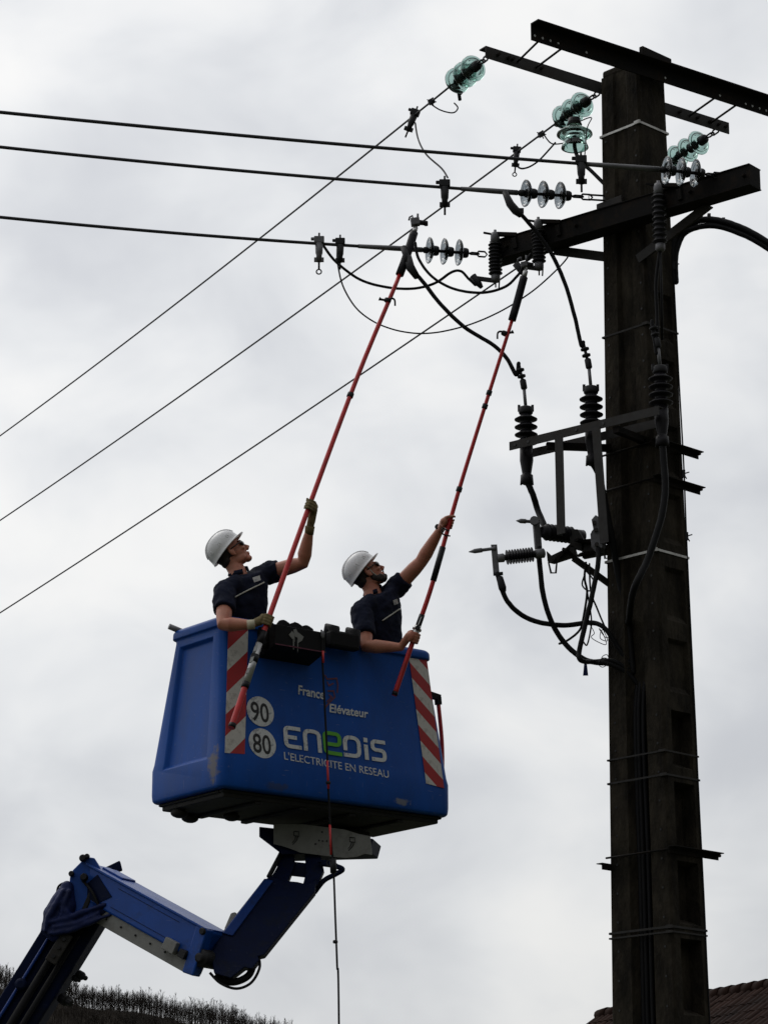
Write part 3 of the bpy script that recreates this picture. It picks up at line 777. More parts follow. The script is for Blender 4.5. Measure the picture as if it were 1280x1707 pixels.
# cables between the conductors, arresters and terminations
f = yl(536, 795, YA, pA.y)
wire('jumper_cable', path(*[(u, v, f(u)) for u, v in ((538, 408), (560, 436), (600, 466), (645, 479), (690, 481), (725, 472), (752, 454), (768, 452), (780, 464), (792, 475))]), .0115, M['cable'], 'black jumper from the leftmost clamp to the far left surge arrester')
f = yl(560, 945, YA, pB.y)
wire('thin_jumper', path(*[(u, v, f(u)) for u, v in ((562, 415), (563, 440), (573, 480), (600, 520), (645, 546), (705, 556), (770, 545), (830, 521), (885, 487), (925, 452), (945, 430), (947, 420))]), .0065, M['cable'], 'long thin jumper bow hanging below the conductors')
f = yl(690, 875, YA - .1, pB.y - .05)
wire('jumper_cable', path(*[(u, v, f(u)) for u, v in ((692, 405), (698, 432), (720, 461), (755, 481), (800, 488), (840, 479), (862, 460), (872, 445), (884, 424))]), .0115, M['cable'], 'black jumper hung between the two stick tips')
f = yl(684, 868, YA - .05, t1.y)
P_ = [U(u, v, f(u)) for u, v in ((684, 447), (705, 470), (735, 508), (775, 546), (820, 574), (845, 598), (860, 625))] + [t1]
wire('down_cable', smooth_path(P_), .0165, M['cable'], 'thick cable curving from the lowest conductor to the left termination')
m = MB(); m.tube([U(680, 428, YA - .02), U(684, 446, YA - .04), U(695, 462, YA - .06)], [.03, .036, .026], 10)
m.tube([U(672, 412, YA), U(682, 440, YA - .04)], .026, 8)
m.build('tap_connector', M['iron'], None, 'dark tap connector under the lowest conductor beside the left stick', 'connector')
f = yl(850, 975, YB, t2.y)
P_ = [U(u, v, f(u)) for u, v in ((866, 355), (893, 386), (920, 425), (942, 475), (958, 530), (968, 575))] + [t2]
wire('down_cable', smooth_path(P_), .0165, M['cable'], 'thick cable curving from the middle conductor to the middle termination')
m = MB(); m.tube([U(841, 320, YB), U(850, 340, YB - .02), U(860, 352, YB - .02), U(868, 360, YB - .02)], [.022, .032, .034, .02], 10)
m.box(U(866, 352, YB), V((.03, 0, 0)), V((0, .02, 0)), V((0, 0, .018)))
m.build('tap_connector', M['iron'], None, 'dark tap connector under the right end of the middle conductor', 'connector')
P_ = [pC - Z * .44, U(1093, 470, pC.y + .03), U(1095, 540, pC.y + .05), U(1094, 590, t3.y), t3]
wire('down_cable', smooth_path(P_), .014, M['cable'], 'dark cable on the pole above the right-hand termination')

# --- outdoor switch units below the bracket
YS = U(900, 900, PY + .35).y
def spike(a, b, parent):
    d = (b - a).normalized(); L = (b - a).length
    return MB().lathe([(.018, 0), (.018, L * .08), (.013, L * .1), (.013, L * .5), (.018, L * .52), (.018, L * .78), (.003, L)], a, d, 10).build('contact_rod', M['grey_metal'], parent)
r1 = root('fuse_insulator', U(865, 930, YS - .15), 'finned insulator with a long contact rod, the one farthest left below the bracket', 'insulator', 'insulators with contact rods')
ya = YS - .22
A_, B_ = U(828, 931, ya), U(915, 921, ya + .06); ax = (B_ - A_).normalized()
m = MB(); m.lathe([(.02, 0), (.032, .005), (.034, .05), (.03, .055)], A_, ax, 14); m.build('end_cap', M['grey_metal'], r1)
m = MB(); L = (B_ - A_).length; prof = [(.02, .05)]
for k in range(10):
    z0 = .065 + k * (L * .68 - .06) / 10; prof += [(.023, z0), (.023, z0 + .010), (.056, z0 + .0125), (.056, z0 + .0155), (.023, z0 + .018)]
prof += [(.023, L * .72)]
m.lathe(prof, A_, ax, 20, False); m.build('finned_body', M['rubber'], r1)
MB().lathe([(.03, L * .72), (.036, L * .74), (.036, L * .9), (.02, L * .92)], A_, ax, 12).build('rear_cap', M['grey_metal'], r1)
m = MB(); m.beam(U(823, 908, ya), U(827, 956, ya), .012, .045, ax); m.build('contact_plate', M['grey_metal'], r1)
spike(U(826, 914, ya), U(781, 920, ya - .06), r1)
MB().tube([U(822, 957, ya), U(838, 956, ya)], .014, 8).build('terminal_bolt', M['iron'], r1)
r2 = root('fuse_insulator', U(925, 895, YS), 'stout ribbed insulator with a short contact rod just below the bracket upright', 'insulator', 'insulators with contact rods')
yb_ = YS - .05
A_, B_ = U(902, 886, yb_), U(958, 893, yb_ + .16); ax = (B_ - A_).normalized(); L = (B_ - A_).length
m = MB(); prof = [(.03, 0), (.045, .004), (.047, .03)]
for k in range(7):
    z0 = .04 + k * (L - .06) / 7; prof += [(.058, z0), (.066, z0 + .012), (.058, z0 + .022)]
prof += [(.045, L - .01), (.02, L)]
m.lathe(prof, A_, ax, 20); m.build('ribbed_body', M['rubber'], r2)
MB().lathe([(.05, L), (.052, L + .07), (.03, L + .08)], A_, ax, 14).build('rear_cap', M['grey_metal'], r2)
m = MB(); m.beam(U(893, 866, yb_), U(897, 916, yb_), .02, .06, ax); m.build('contact_plate', M['grey_metal'], r2, bevel=.004)
spike(U(893, 870, yb_), U(860, 868, yb_ - .06), r2)
MB().lathe([(.034, 0), (.034, .03)], U(890, 869, yb_ - .02), V((0, -1, 0)), 12).build('rod_clamp', M['grey_metal'], r2)
r3 = root('fuse_insulator', U(992, 890, YS), 'grey contact plate standing end-on beside the pole below the bracket', 'insulator', 'insulators with contact rods')
yc = YS - .25
m = MB(); m.prism([U(*p, yc) for p in ((985, 866), (992, 858), (999, 865), (1000, 880), (1004, 890), (1003, 912), (994, 922), (985, 912), (983, 890), (988, 882))], V((.03, .06, 0))); m.build('contact_plate', M['grey_metal'], r3, bevel=.004)
for u, v in ((990, 872), (993, 884), (994, 908)): MB().lathe([(.016, 0), (.016, .02)], U(u, v, yc - .002), V((0, -1, 0)), 8).build('bolt', M['steel'], r3)
MB().lathe([(.045, 0), (.05, .02), (.05, .18), (.03, .2)], U(994, 890, yc + .04), V((.3, 1, 0)), 14).build('ribbed_body', M['rubber'], r3)
# the frame that carries them
fr = root('steel_bracket', U(960, 915, YS + .05), 'dark bolted steel frame carrying the contact-rod insulators beside the pole', 'frame')
yf = YS + .02
for poly in (((948, 882), (962, 882), (975, 905), (972, 918), (950, 912)), ((910, 918), (918, 926), (955, 908), (960, 925), (920, 938), (912, 936)), ((968, 905), (1000, 900), (1015, 912), (1013, 922), (970, 930))):
    m = MB(); m.prism([U(*p, yf) for p in poly], V((.02, .05, 0))); m.build('side_plate', M['steel'], fr, bevel=.003)
for poly in (((914, 938), (928, 934), (926, 955), (918, 955)), ((1006, 915), (1016, 912), (1014, 930), (1008, 931))):
    m = MB(); m.tube([U(*p, yf) for p in poly], .009, 6, loop=True); m.build('slotted_tab', M['steel'], fr)
for a, b in (((925, 935), (965, 895)), ((960, 900), (1012, 912)), ((965, 925), (1010, 918)), ((940, 915), (962, 935))):
    m = MB(); m.beam(U(*a, yf - .05), U(*b, yf + .08), .02, .045, V((0, 1, 0))); m.build('strut', M['dark_steel'], fr)
m = MB(); m.beam(U(955, 930, yf), U(1020, 977, pol(6.5, 1).y), .04, .05, V((0, 1, 0))); m.build('wall_strut', M['dark_steel'], fr)
m = MB(); m.beam(U(970, 905, yf + .1), U(1025, 900, pol(6.8, .9).y), .04, .05, V((0, 1, 0))); m.build('wall_strut', M['dark_steel'], fr)
# cables hanging from them
PLY = pol(6.0, .8).y - .03
wire('switch_cable', path((829, 957, ya), (834, 975, ya), (846, 1003, ya + .02), (872, 1027, ya + .08), (905, 1039, ya + .12), (945, 1042, ya + .18), (985, 1038, ya + .2), (1008, 1048, PLY), (1030, 1080, PLY), (1048, 1105, PLY)), .019, M['cable'], 'thick grey cable bowing from the farthest left contact-rod insulator to the pole')
MB().lathe([(.018, 0), (.026, .01), (.03, .09), (.022, .12)], U(832, 961, ya), V((.25, 0, -1)), 12).build('cable_boot', M['rubber'], None, 'rubber boot under the end of the farthest left insulator', 'cable boot')
wire('switch_cable', path((898, 914, yb_), (899, 940, yb_ - .08), (904, 985, yb_ - .08), (916, 1030, yb_ - .05), (936, 1066, yb_), (962, 1092, yb_), (985, 1103, PLY + .03), (1015, 1107, PLY), (1045, 1122, PLY), (1062, 1140, PLY)), .020, M['cable'], 'thick cable dropping from the stout ribbed insulator and sweeping to the pole')
wire('switch_cable', path((997, 915, yc), (996, 945, yc - .02), (986, 995, yc - .02), (974, 1045, yc), (965, 1085, yc), (968, 1101, yc), (990, 1103, PLY + .02), (1020, 1102, PLY), (1045, 1115, PLY)), .019, M['cable'], 'thick cable dropping from the end-on contact plate')
wire('feeder_cable', smooth_path([l1, U(888, 825, l1.y), U(896, 850, l1.y + .03), U(908, 878, yb_ + .1)]), .024, M['cable'], 'thick cable leaving the bottom of the left termination')
wire('feeder_cable', smooth_path([l2, U(1000, 800, l2.y + .05), U(1016, 880, l2.y + .1), U(1030, 960, PLY), U(1045, 1030, PLY), U(1055, 1120, PLY)]), .024, M['cable'], 'thick cable behind the right bracket upright running down the pole')
wire('feeder_cable', smooth_path([l3, U(1108, 810, l3.y), U(1102, 860, l3.y), U(1080, 930, l3.y), U(1055, 985, l3.y + .02), U(1047, 1040, PLY)]), .026, M['cable'], 'thick cable crossing the pole face below the right-hand termination')
for i, (pts, r, lab) in enumerate((
    (((976, 938, YS), (974, 965, YS), (978, 988, YS), (972, 1030, YS), (966, 1050, YS), (948, 1066, YS), (932, 1073, YS)), .009, 'thin black lead running down to the sweeping cable'),
    (((982, 940, YS - .05), (984, 985, YS - .05), (995, 1015, YS), (1010, 1050, PLY), (1020, 1065, PLY)), .007, 'thin straight lead slanting down to the pole edge'),
    (((975, 950, YS), (990, 970, YS), (982, 985, YS), (970, 975, YS), (975, 955, YS)), .006, 'small wire loop under the steel frame'),
    (((978, 985, YS), (985, 1030, YS), (984, 1050, YS), (978, 1075, YS), (972, 1070, YS)), .006, 'thin lead hanging behind the vertical cable'))):
    wire('lead', path(*pts), r, M['cable'], lab)
rw = random.Random(11)
tang = [(982 + 0, 1040), (990, 1055), (985, 1062), (996, 1070), (1010, 1074), (1004, 1055), (998, 1048), (1008, 1062), (1014, 1060), (1003, 1050), (1000, 1064), (1012, 1068), (1006, 1052)]
wire('loose_wire', path(*[(u, v, PLY - .1 + rw.uniform(-.05, .05)) for u, v in tang]), .003, M['cable'], 'tangle of loose thin wire beside the pole', 'wire')
wire('loose_wire', path(*[(u, v, PLY - .1 + rw.uniform(-.05, .05)) for u, v in ((1000, 1104), (1004, 1094), (1012, 1092), (1014, 1104), (1005, 1112), (998, 1108), (1002, 1098), (1010, 1097))]), .003, M['cable'], 'small coil of loose wire where the cables meet the pole', 'wire')
m = MB(); c = U(975, 1106, PLY); m.prism([c + V((-.008, 0, 0)), c + V((.012, 0, 0)), c + V((.02, 0, -.09)), c + V((-.018, 0, -.09))], V((0, .012, 0)))
m.build('cable_tag', M['tarp'], None, 'small dark tag hanging from the joined cables', 'tag')
# cables in the channel of the pole and earth wire down its right edge
for i, l in enumerate((.44, .52, .58)):
    pts = [pol(z_, l) + d1 * (gd(z_) - .02) for z_ in (6.0, 5.6, 4.5, 3.4, 2.2, .02)]
    pts[0] = pts[0] + d1 * .06
    wire('channel_cable', smooth_path(pts), .017, M['cable'], ['left cable in the channel of the pole', 'middle cable in the channel of the pole', 'right cable in the channel of the pole'][i], 'cable', 'cables in the pole channel')
re = lambda v, o=.012: pol(zrow(v, 1150), 0, 1) + d1 * (o * .3 - .022) - d2 * .004
wire('earth_wire', smooth_path([re(425), re(520, .02), re(640, .03), re(760, .05), re(900, .02), re(1100, .015), re(1190, .02), re(1320, .015), re(1500, .025), re(1700, .02), pol(1.5, 0, 1) + d1 * .02, pol(.02, 0, 1) + d1 * .02]), .006, M['cable'], 'thin wire running down the right edge of the pole')
for i, v in enumerate((425, 775, 880)):
    p = re(v, .03); m = MB(); m.box(p, V((.012, 0, 0)), V((0, .012, 0)), Z * .03)
    for a in (.3, 2.2, 3.6, 5.2): m.tube([p, p + V((math.cos(a) * .045, 0, math.sin(a) * .045))], .005, 5)
    m.build('wire_clip', M['iron'], None, ['wire clip on the right pole edge just below the thick curved cable', 'wire clip on the right pole edge beside the step brackets', 'lowest wire clip on the right pole edge'][i], 'clip', 'wire clips on the pole edge')
# bundled cable arching away to the right
ye = pol(8.9, 0, 1).y
for off, r, lab in ((0, .026, 'upper strand of the thick cable arching off to the right'), (10, .022, 'lower strand of the thick cable arching off to the right')):
    wire('arched_cable', path((1121 + off * .5, 470, ye), (1120 + off * .6, 425, ye), (1128 + off * .7, 392 + off * .4, ye), (1150, 373 + off, ye - .05), (1185, 366 + off, ye - .1), (1230, 378 + off, ye - .2), (1285, 408 + off, ye - .3), (1400, 490 + off, ye - .5)), r, M['cable'], lab)
for u, v in ((1168, 362), (1181, 361), (1205, 368)):
    MB().box(U(u, v, ye - .1), V((.012, 0, 0)), V((0, .02, 0)), Z * .02).build('cable_tie', M['iron'], bpy.data.objects['arched_cable'])
# ------------------------------------------------------------------ the aerial lift
TH = R(37.5)
ba = V((math.cos(TH), math.sin(TH), 0)); bb = V((-math.sin(TH), math.cos(TH), 0))
C0 = U(369, 1311, 19.0)
BL, BW, BH, BK = 2.10, .95, 1.295, .24          # length, width, height, height of the straight lower band
TA, TB = .10, .15                                # how far each side leans in towards the top
def bin_(h): 
    f = 0 if h < BK else (h - BK) / (BH - BK); return TA * f, TB * f
def rrect(h, grow=0., rad=.07, k=5):
    ia, ib = bin_(h); ia -= grow; ib -= grow
    a0, a1, b0, b1 = ia, BL - ia, ib, BW - ib; out = []
    for (ca, cb, st) in ((a0 + rad, b0 + rad, 180), (a1 - rad, b0 + rad, 270), (a1 - rad, b1 - rad, 0), (a0 + rad, b1 - rad, 90)):
        for j in range(k + 1):
            an = R(st + 90 * j / k); out.append(C0 + ba * (ca + rad * math.cos(an)) + bb * (cb + rad * math.sin(an)) + Z * h)
    return out
# lower boom axis, used to stand the machine on the ground
jA = U(150, 1480, 20.05); jB = U(20, 1690, 20.1); bdir = (jB - jA).normalized()
foot = jA + bdir * ((jA.z - 1.4) / -bdir.z)
lift = root('aerial_lift', V((foot.x, foot.y, 0)), 'blue boom lift holding up a basket with two workers', 'boom lift')
m = MB()
prof = [(0, -.05), (.0, -.012), (.015, 0.0), (.06, .004), (BK, .004), (BK + .05, 0.0), (.7, 0), (BH - .09, 0), (BH - .075, .006), (BH - .07, .022), (BH - .02, .026), (BH, .014), (BH + .004, 0.0),
        (BH, -.04), (BH - .05, -.055), (.6, -.05), (.17, -.05), (.16, -.08)]
m.rings([rrect(max(h, 0), gg) for h, gg in prof])
basket = m.build('basket', M['blue'], lift)
# the sunk panel of the left end wall
def lp(b, h, dep=0.):                             # a point of the left end wall
    ia, ib = bin_(h); return C0 + ba * (ia + dep) + bb * b + Z * h
cut = MB()
b0, b1 = .20, .80
q = [lp(.15, .20, -.05), lp(.80, .20, -.05), lp(.745, BH - .10, -.05), lp(.235, BH - .10, -.05)]
q2 = [lp(.22, .25, .034), lp(.73, .25, .034), lp(.69, BH - .16, .034), lp(.29, BH - .16, .034)]
cut.rings([q, q2], True, False)
cm = cut.build('cutter', M['blue'])
bo = basket.modifiers.new('panel', 'BOOLEAN'); bo.object = cm; bo.operation = 'DIFFERENCE'; bo.solver = 'EXACT'
dg = bpy.context.evaluated_depsgraph_get(); dg.update()
nm = bpy.data.meshes.new_from_object(basket.evaluated_get(dg)); nm.name = 'basket'
basket.modifiers.clear(); basket.data = nm; bpy.data.objects.remove(cm)
bv = basket.modifiers.new('bevel', 'BEVEL'); bv.width = .008; bv.segments = 2; bv.limit_method = 'ANGLE'; bv.angle_limit = R(30)
# underside chassis
def bx(a0, a1, b0, b1, z0, z1, name, mat, parent, bevel=.01):
    mm = MB(); mm.box(C0 + ba * (a0 + a1) / 2 + bb * (b0 + b1) / 2 + Z * (z0 + z1) / 2, ba * (a1 - a0) / 2, bb * (b1 - b0) / 2, Z * (z1 - z0) / 2)
    return mm.build(name, mat, parent, bevel=bevel)
under = bx(.07, BL - .07, .07, BW - .07, -.055, .012, 'floor_frame', M['underside'], lift)
bx(.05, BL - .05, .05, .10, -.022, -.002, 'kick_rail', M['underside'], under)
bx(.05, .10, .11, BW - .05, -.022, -.002, 'kick_rail', M['underside'], under)
for a in (.35, .75, 1.2, 1.65): bx(a, a + .06, .08, BW - .1, -.08, -.056, 'cross_member', M['underside'], under)
for a, b in ((.12, .72), (.3, .85), (.5, .6)):
    MB().ell(C0 + ba * a + bb * b - Z * .085, ba * .07, bb * .05, Z * .035, 12, 8).build('rubber_mount', M['underside'], under)
bx(1.35, 1.75, .55, .9, -.16, -.08, 'rear_box', M['underside'], under)

# front face frame: s along the basket, t up the sloping wall
def fz(h): ia, ib = bin_(h); return C0 + bb * ib + Z * h
fo = fz(BK + .05); fu = (fz(BH - .1) - fo).normalized(); fn = ba.cross(fu).normalized()
fo2 = fo + fn * .003
def FP(u, v): p = UP(u, v, fo2, fn) - fo2; return p.dot(ba), p.dot(fu)
def FW(s, t, o=0.): return fo2 + ba * s + fu * t + fn * o
def flat(polys, name, mat, parent, o=0.0, thick=.002):
    mm = MB()
    for p in polys: mm.prism([FW(s, t, o) for s, t in p], fn * thick)
    return mm.build(name, mat, parent)
# hazard stripes: slanted red and white pieces clipped to a panel
def clip(poly, a, b, c):
    out = []
    for i in range(len(poly)):
        p, q = poly[i - 1], poly[i]; dp = a * p[0] + b * p[1] - c; dq = a * q[0] + b * q[1] - c
        if dp * dq < 0: f = dp / (dp - dq); out.append((p[0] + (q[0] - p[0]) * f, p[1] + (q[1] - p[1]) * f))
        if dq <= 0: out.append(q)
    return out
def stripes(corners, sgn, n, phase, first):
    panel = [FP(*c) for c in corners]                 # bl, br, tr, tl
    (x0, y0), (x1, y1) = panel[0], panel[2]
    lo = min(p[1] for p in panel) - abs(x1 - x0) * 1.2; H = max(p[1] for p in panel) - lo
    sl = .92 * sgn
    for k in range(-1, n + 2):
        t0 = lo + H * (k + phase) / n; t1_ = lo + H * (k + 1 + phase) / n
        # t - sl*(s-x0) between t0 and t1
        pl = clip(clip(panel, -(-sl), -1, -(t0 - sl * x0)), -sl, 1, t1_ - sl * x0)
        if len(pl) >= 3:
            flat([pl], 'hazard_stripe', M['stripe_red' if (k + first) % 2 else 'stripe_white'], basket)
stripes([(375, 1255), (408, 1257), (414, 1042), (381, 1040)], 1, 9, .02, 0)
stripes([(710, 1306), (740, 1314), (711, 1098), (681, 1091)], -1, 10, .1, 1)
# printing
def text_mesh(txt, bold=0., shear=0.):
    cu = bpy.data.curves.new('t', 'FONT'); cu.body = txt; cu.offset = bold; cu.shear = shear; cu.resolution_u = 4
    o = bpy.data.objects.new('t', cu); COL.objects.link(o)
    dg = bpy.context.evaluated_depsgraph_get(); dg.update()
    me = bpy.data.meshes.new_from_object(o.evaluated_get(dg)); bpy.data.objects.remove(o)
    vs_ = [v.co.copy() for v in me.vertices]; fs_ = [tuple(p.vertices) for p in me.polygons]; bpy.data.meshes.remove(me)
    return vs_, fs_
def print_text(txt, u0, v0, u1, v1, cap, mat, parent, bold=0., shear=0., o=.003, name='lettering'):
    """baseline from (u0,v0) to (u1,v1); cap: letter height in pixels"""
    vs_, fs_ = text_mesh(txt, bold, shear)
    s0, t0 = FP(u0, v0); s1, t1_ = FP(u1, v1); hh = FP(u0, v0 - cap)[1] - t0
    xs = [v.x for v in vs_]; xa, xb = min(xs), max(xs); ya_ = .70
    P = [FW(s0 + (v.x - xa) / (xb - xa) * (s1 - s0), t0 + (t1_ - t0) * (v.x - xa) / (xb - xa) + v.y / ya_ * hh, o) for v in vs_]
    mm = MB(); mm.add(P, fs_); return mm.build(name, mat, parent, fixn=False)
print_text('France', 497, 1157, 541, 1166, 15, M['letter'], basket, .022, .12)
print_text('Elévateur', 549, 1187, 614, 1197, 14, M['letter'], basket, .022, .12)
print_text("L'ELECTRICITE EN RESEAU", 474, 1266, 648, 1297, 12.5, M['letter'], basket, .004)
def stroke(pts, wd, closed=False):
    """flat ribbon along a polyline as quads plus joint discs, in panel units"""
    out = []
    for (x0, y0), (x1, y1) in zip(pts[:-1], pts[1:]):
        L = math.hypot(x1 - x0, y1 - y0) or 1; nx, ny = -(y1 - y0) / L * wd / 2, (x1 - x0) / L * wd / 2
        out.append([(x0 + nx, y0 + ny), (x1 + nx, y1 + ny), (x1 - nx, y1 - ny), (x0 - nx, y0 - ny)])
    return out
def ribbon(pts, wd):
    n_ = len(pts); Lf, Rt = [], []
    for i in range(n_):
        a = pts[max(i - 1, 0)]; b = pts[min(i + 1, n_ - 1)]; c = pts[i]
        d0 = ((c[0] - a[0]), (c[1] - a[1])); d1_ = ((b[0] - c[0]), (b[1] - c[1]))
        if i == 0: d0 = d1_
        if i == n_ - 1: d1_ = d0
        l0 = math.hypot(*d0) or 1; l1_ = math.hypot(*d1_) or 1
        n0 = (-d0[1] / l0, d0[0] / l0); n1_ = (-d1_[1] / l1_, d1_[0] / l1_)
        bx_, by_ = n0[0] + n1_[0], n0[1] + n1_[1]; bl = math.hypot(bx_, by_) or 1
        k = wd / 2 / max(.5, (bx_ * n0[0] + by_ * n0[1]) / bl)
        Lf.append((c[0] + bx_ / bl * k, c[1] + by_ / bl * k)); Rt.append((c[0] - bx_ / bl * k, c[1] - by_ / bl * k))
    return Lf, Rt
def rounded(pts, r=10, k=4):
    out = [pts[0]]
    for i in range(1, len(pts) - 1):
        a, c, b = pts[i - 1], pts[i], pts[i + 1]
        la_ = math.hypot(a[0] - c[0], a[1] - c[1]); lb_ = math.hypot(b[0] - c[0], b[1] - c[1]); q = min(r, la_ / 2, lb_ / 2)
        p0 = (c[0] + (a[0] - c[0]) * q / la_, c[1] + (a[1] - c[1]) * q / la_); p1 = (c[0] + (b[0] - c[0]) * q / lb_, c[1] + (b[1] - c[1]) * q / lb_)
        for j in range(k + 1):
            t = j / k; out.append(((1 - t) ** 2 * p0[0] + 2 * t * (1 - t) * c[0] + t * t * p1[0], (1 - t) ** 2 * p0[1] + 2 * t * (1 - t) * c[1] + t * t * p1[1]))
    out.append(pts[-1]); return out
# big word: letter strokes in units of 400 x 90
eb0, eb1 = FP(474, 1246), FP(646, 1272); et = FP(474, 1209)
def EW(x, y, o=.003):
    f = x / 400.0; s = eb0[0] + (eb1[0] - eb0[0]) * f; t = eb0[1] + (eb1[1] - eb0[1]) * f
    return FW(s, t + (et[1] - eb0[1]) * y / 90.0, o)
def letter(strokes, mat, wd=15.5, o=.003):
    mm = MB()
    for st in strokes:
        Lf, Rt = ribbon(st, wd); n_ = len(st)
        mm.add([EW(x, y, o) for x, y in Lf] + [EW(x, y, o) for x, y in Rt], [(i, i + 1, n_ + i + 1, n_ + i) for i in range(n_ - 1)]); o += .0004
    return mm.build('letter', mat, basket, fixn=False)
letter([rounded([(66, 82), (8, 82), (8, 8), (66, 8)], 16), [(8, 45), (50, 45)]], M['letter'])
letter([rounded([(82, 0), (82, 82), (136, 82), (136, 0)], 20)], M['letter'])
letter([rounded([(160, 42), (215, 42), (215, 86), (158, 86), (158, 6), (222, 6)], 16)], M['letter_green'], o=.0036)
letter([rounded([(236, 26), (236, 82), (290, 82), (290, 8), (228, 8)], 24)], M['letter'], o=.0030)
letter([[(318, 0), (318, 62)], [(318, 72), (318, 90)]], M['letter'])
letter([rounded([(396, 82), (344, 82), (344, 47), (390, 47), (390, 8), (338, 8)], 16)], M['letter'])
# faded red emblem and a ghost line of older print
for pts in (((541, 1125), (545, 1132), (561, 1131), (563, 1142), (562, 1155)), ((546, 1152), (556, 1152), (558, 1162), (548, 1172), (540, 1182)), ((548, 1158), (553, 1162), (545, 1170)), ((545, 1136), (548, 1143), (556, 1139))):
    q = [FP(*p) for p in pts]; Lf, Rt = ribbon(q, .012); mm = MB(); n_ = len(q)
    mm.add([FW(*p, .002) for p in Lf] + [FW(*p, .002) for p in Rt], [(i, i + 1, n_ + i + 1, n_ + i) for i in range(n_ - 1)]); mm.build('faded_emblem', M['faded_red'], basket, fixn=False)
# speed discs
for (cu_, cv_, txt) in ((434, 1186, '90'), (437.5, 1239, '80')):
    s, t = FP(cu_, cv_); ss, tt = FP(cu_ + 22.5, cv_ + 3.4); rs = abs(ss - s); rt_ = abs(FP(cu_, cv_ - 24.5)[1] - t)
    dsk = flat([[(s + rs * math.cos(a), t + rt_ * math.sin(a)) for a in [k * math.pi / 20 for k in range(40)]]], 'speed_disc', M['letter'], basket)
    print_text(txt, cu_ - 15, cv_ + 14, cu_ + 15, cv_ + 19, 31, M['letter_black'], basket, .012, 0, .0035, 'disc_number')
# handles: grey tube behind the left end, red and black handrail on the right end
tg = C0 + ba * (TA + .03) + bb * (BW - TB - .06) + Z * (BH - .02)
MB().tube([U(282, 1044, tg.y - .02), tg + ba * .06], .022, 10).build('grab_tube', M['grey_metal'], lift)
hp = lambda h, o=0.: C0 + ba * (BL - bin_(h)[0] + o) + bb * .16 + Z * h
hr = MB().tube(smooth_path([hp(.92, .07), hp(.6, .075), hp(.35, .05), hp(.28, .01)]), .016, 8).build('handrail', M['red'], lift)
m = MB(); m.beam(hp(.96, -.02), hp(.945, .085), .04, .045, Z); m.beam(hp(.95, .07), hp(.89, .07), .04, .04, ba); m.build('handrail_bracket', M['black_plastic'], hr)
MB().box(hp(.13, .012), ba * .014, bb * .02, Z * .02).build('latch', M['black_plastic'], lift)
# mount under the basket with its pale plate
mc = C0 + ba * 1.02 + bb * .38
m = MB(); m.prism([U(432, 1378, mc.y - .12), U(622, 1398, mc.y + .05), U(616, 1420, mc.y + .05), U(470, 1424, mc.y - .12), U(432, 1395, mc.y - .12)], V((.06, .35, 0)))
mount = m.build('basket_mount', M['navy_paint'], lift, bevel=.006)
yp = mc.y - .16
pl = [U(u, v, yp + (u - 455) * .0011) for u, v in ((456, 1374), (478, 1374), (505, 1374), (545, 1379), (575, 1383), (597, 1390), (617, 1394), (620, 1425), (608, 1423), (595, 1428), (575, 1430), (545, 1427), (500, 1421), (485, 1415), (470, 1410), (456, 1407))]
pn = V((.15, .98, 0))
m = MB(); m.prism(pl, pn * .012); plate = m.build('pale_plate', M['grey_paint'], mount)
for u, v in ((493, 1390), (586, 1400)):
    yy = yp + (u - 455) * .0011 - .004
    for st in (((u - 3, v - 4), (u + 5, v - 4), (u + 6, v + 4), (u - 3, v + 3), (u - 3, v - 4)), ((u, v + 4), (u - 1, v + 9), (u - 8, v + 18)), ((u + 4, v + 4), (u + 2, v + 10), (u - 5, v + 18))):
        m = MB(); m.tube([U(a, b, yy) for a, b in st], .0035, 5); m.build('hook_drawing', M['letter_black'], plate)
for u, v in ((537, 1387), (532, 1401), (538, 1402), (545, 1402), (526, 1407), (550, 1410)):
    MB().lathe([(.007, 0), (.007, .003)], U(u, v, yp + (u - 455) * .0011 - .003), V((0, -1, 0)), 8).build('plate_hole', M['letter_black'], plate)
# jib between mount and middle arm
yj1, yj0 = mc.y, 19.5
def Ys(v): return yj0 + (yj1 - yj0) * (1600 - v) / 160.0
def slab(poly, name, mat, parent, yf=Ys, dep=.28, bevel=.008):
    mm = MB(); mm.prism([U(u, v, yf(v) - dep / 2) for u, v in poly], V((0, dep, 0))); return mm.build(name, mat, parent, bevel=bevel)
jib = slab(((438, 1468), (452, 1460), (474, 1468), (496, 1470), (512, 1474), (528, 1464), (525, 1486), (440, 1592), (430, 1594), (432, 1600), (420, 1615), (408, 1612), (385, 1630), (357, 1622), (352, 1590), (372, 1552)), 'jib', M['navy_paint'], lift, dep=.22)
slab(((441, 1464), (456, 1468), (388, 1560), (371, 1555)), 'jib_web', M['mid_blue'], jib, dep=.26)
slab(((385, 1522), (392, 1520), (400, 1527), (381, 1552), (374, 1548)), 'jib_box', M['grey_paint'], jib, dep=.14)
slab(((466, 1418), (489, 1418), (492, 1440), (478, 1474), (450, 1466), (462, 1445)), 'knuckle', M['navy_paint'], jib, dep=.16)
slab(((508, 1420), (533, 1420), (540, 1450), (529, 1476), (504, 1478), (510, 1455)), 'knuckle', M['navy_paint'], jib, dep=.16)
m = MB(); m.tube([U(470, 1420, Ys(1420) - .1), U(448, 1462, Ys(1462) - .1)], .018, 8); m.build('link_rod', M['iron'], jib)
m = MB(); m.beam(U(484, 1448, Ys(1452)), U(520, 1452, Ys(1458)), .1, .05, V((0, 1, 0))); m.build('cross_link', M['navy_paint'], jib)
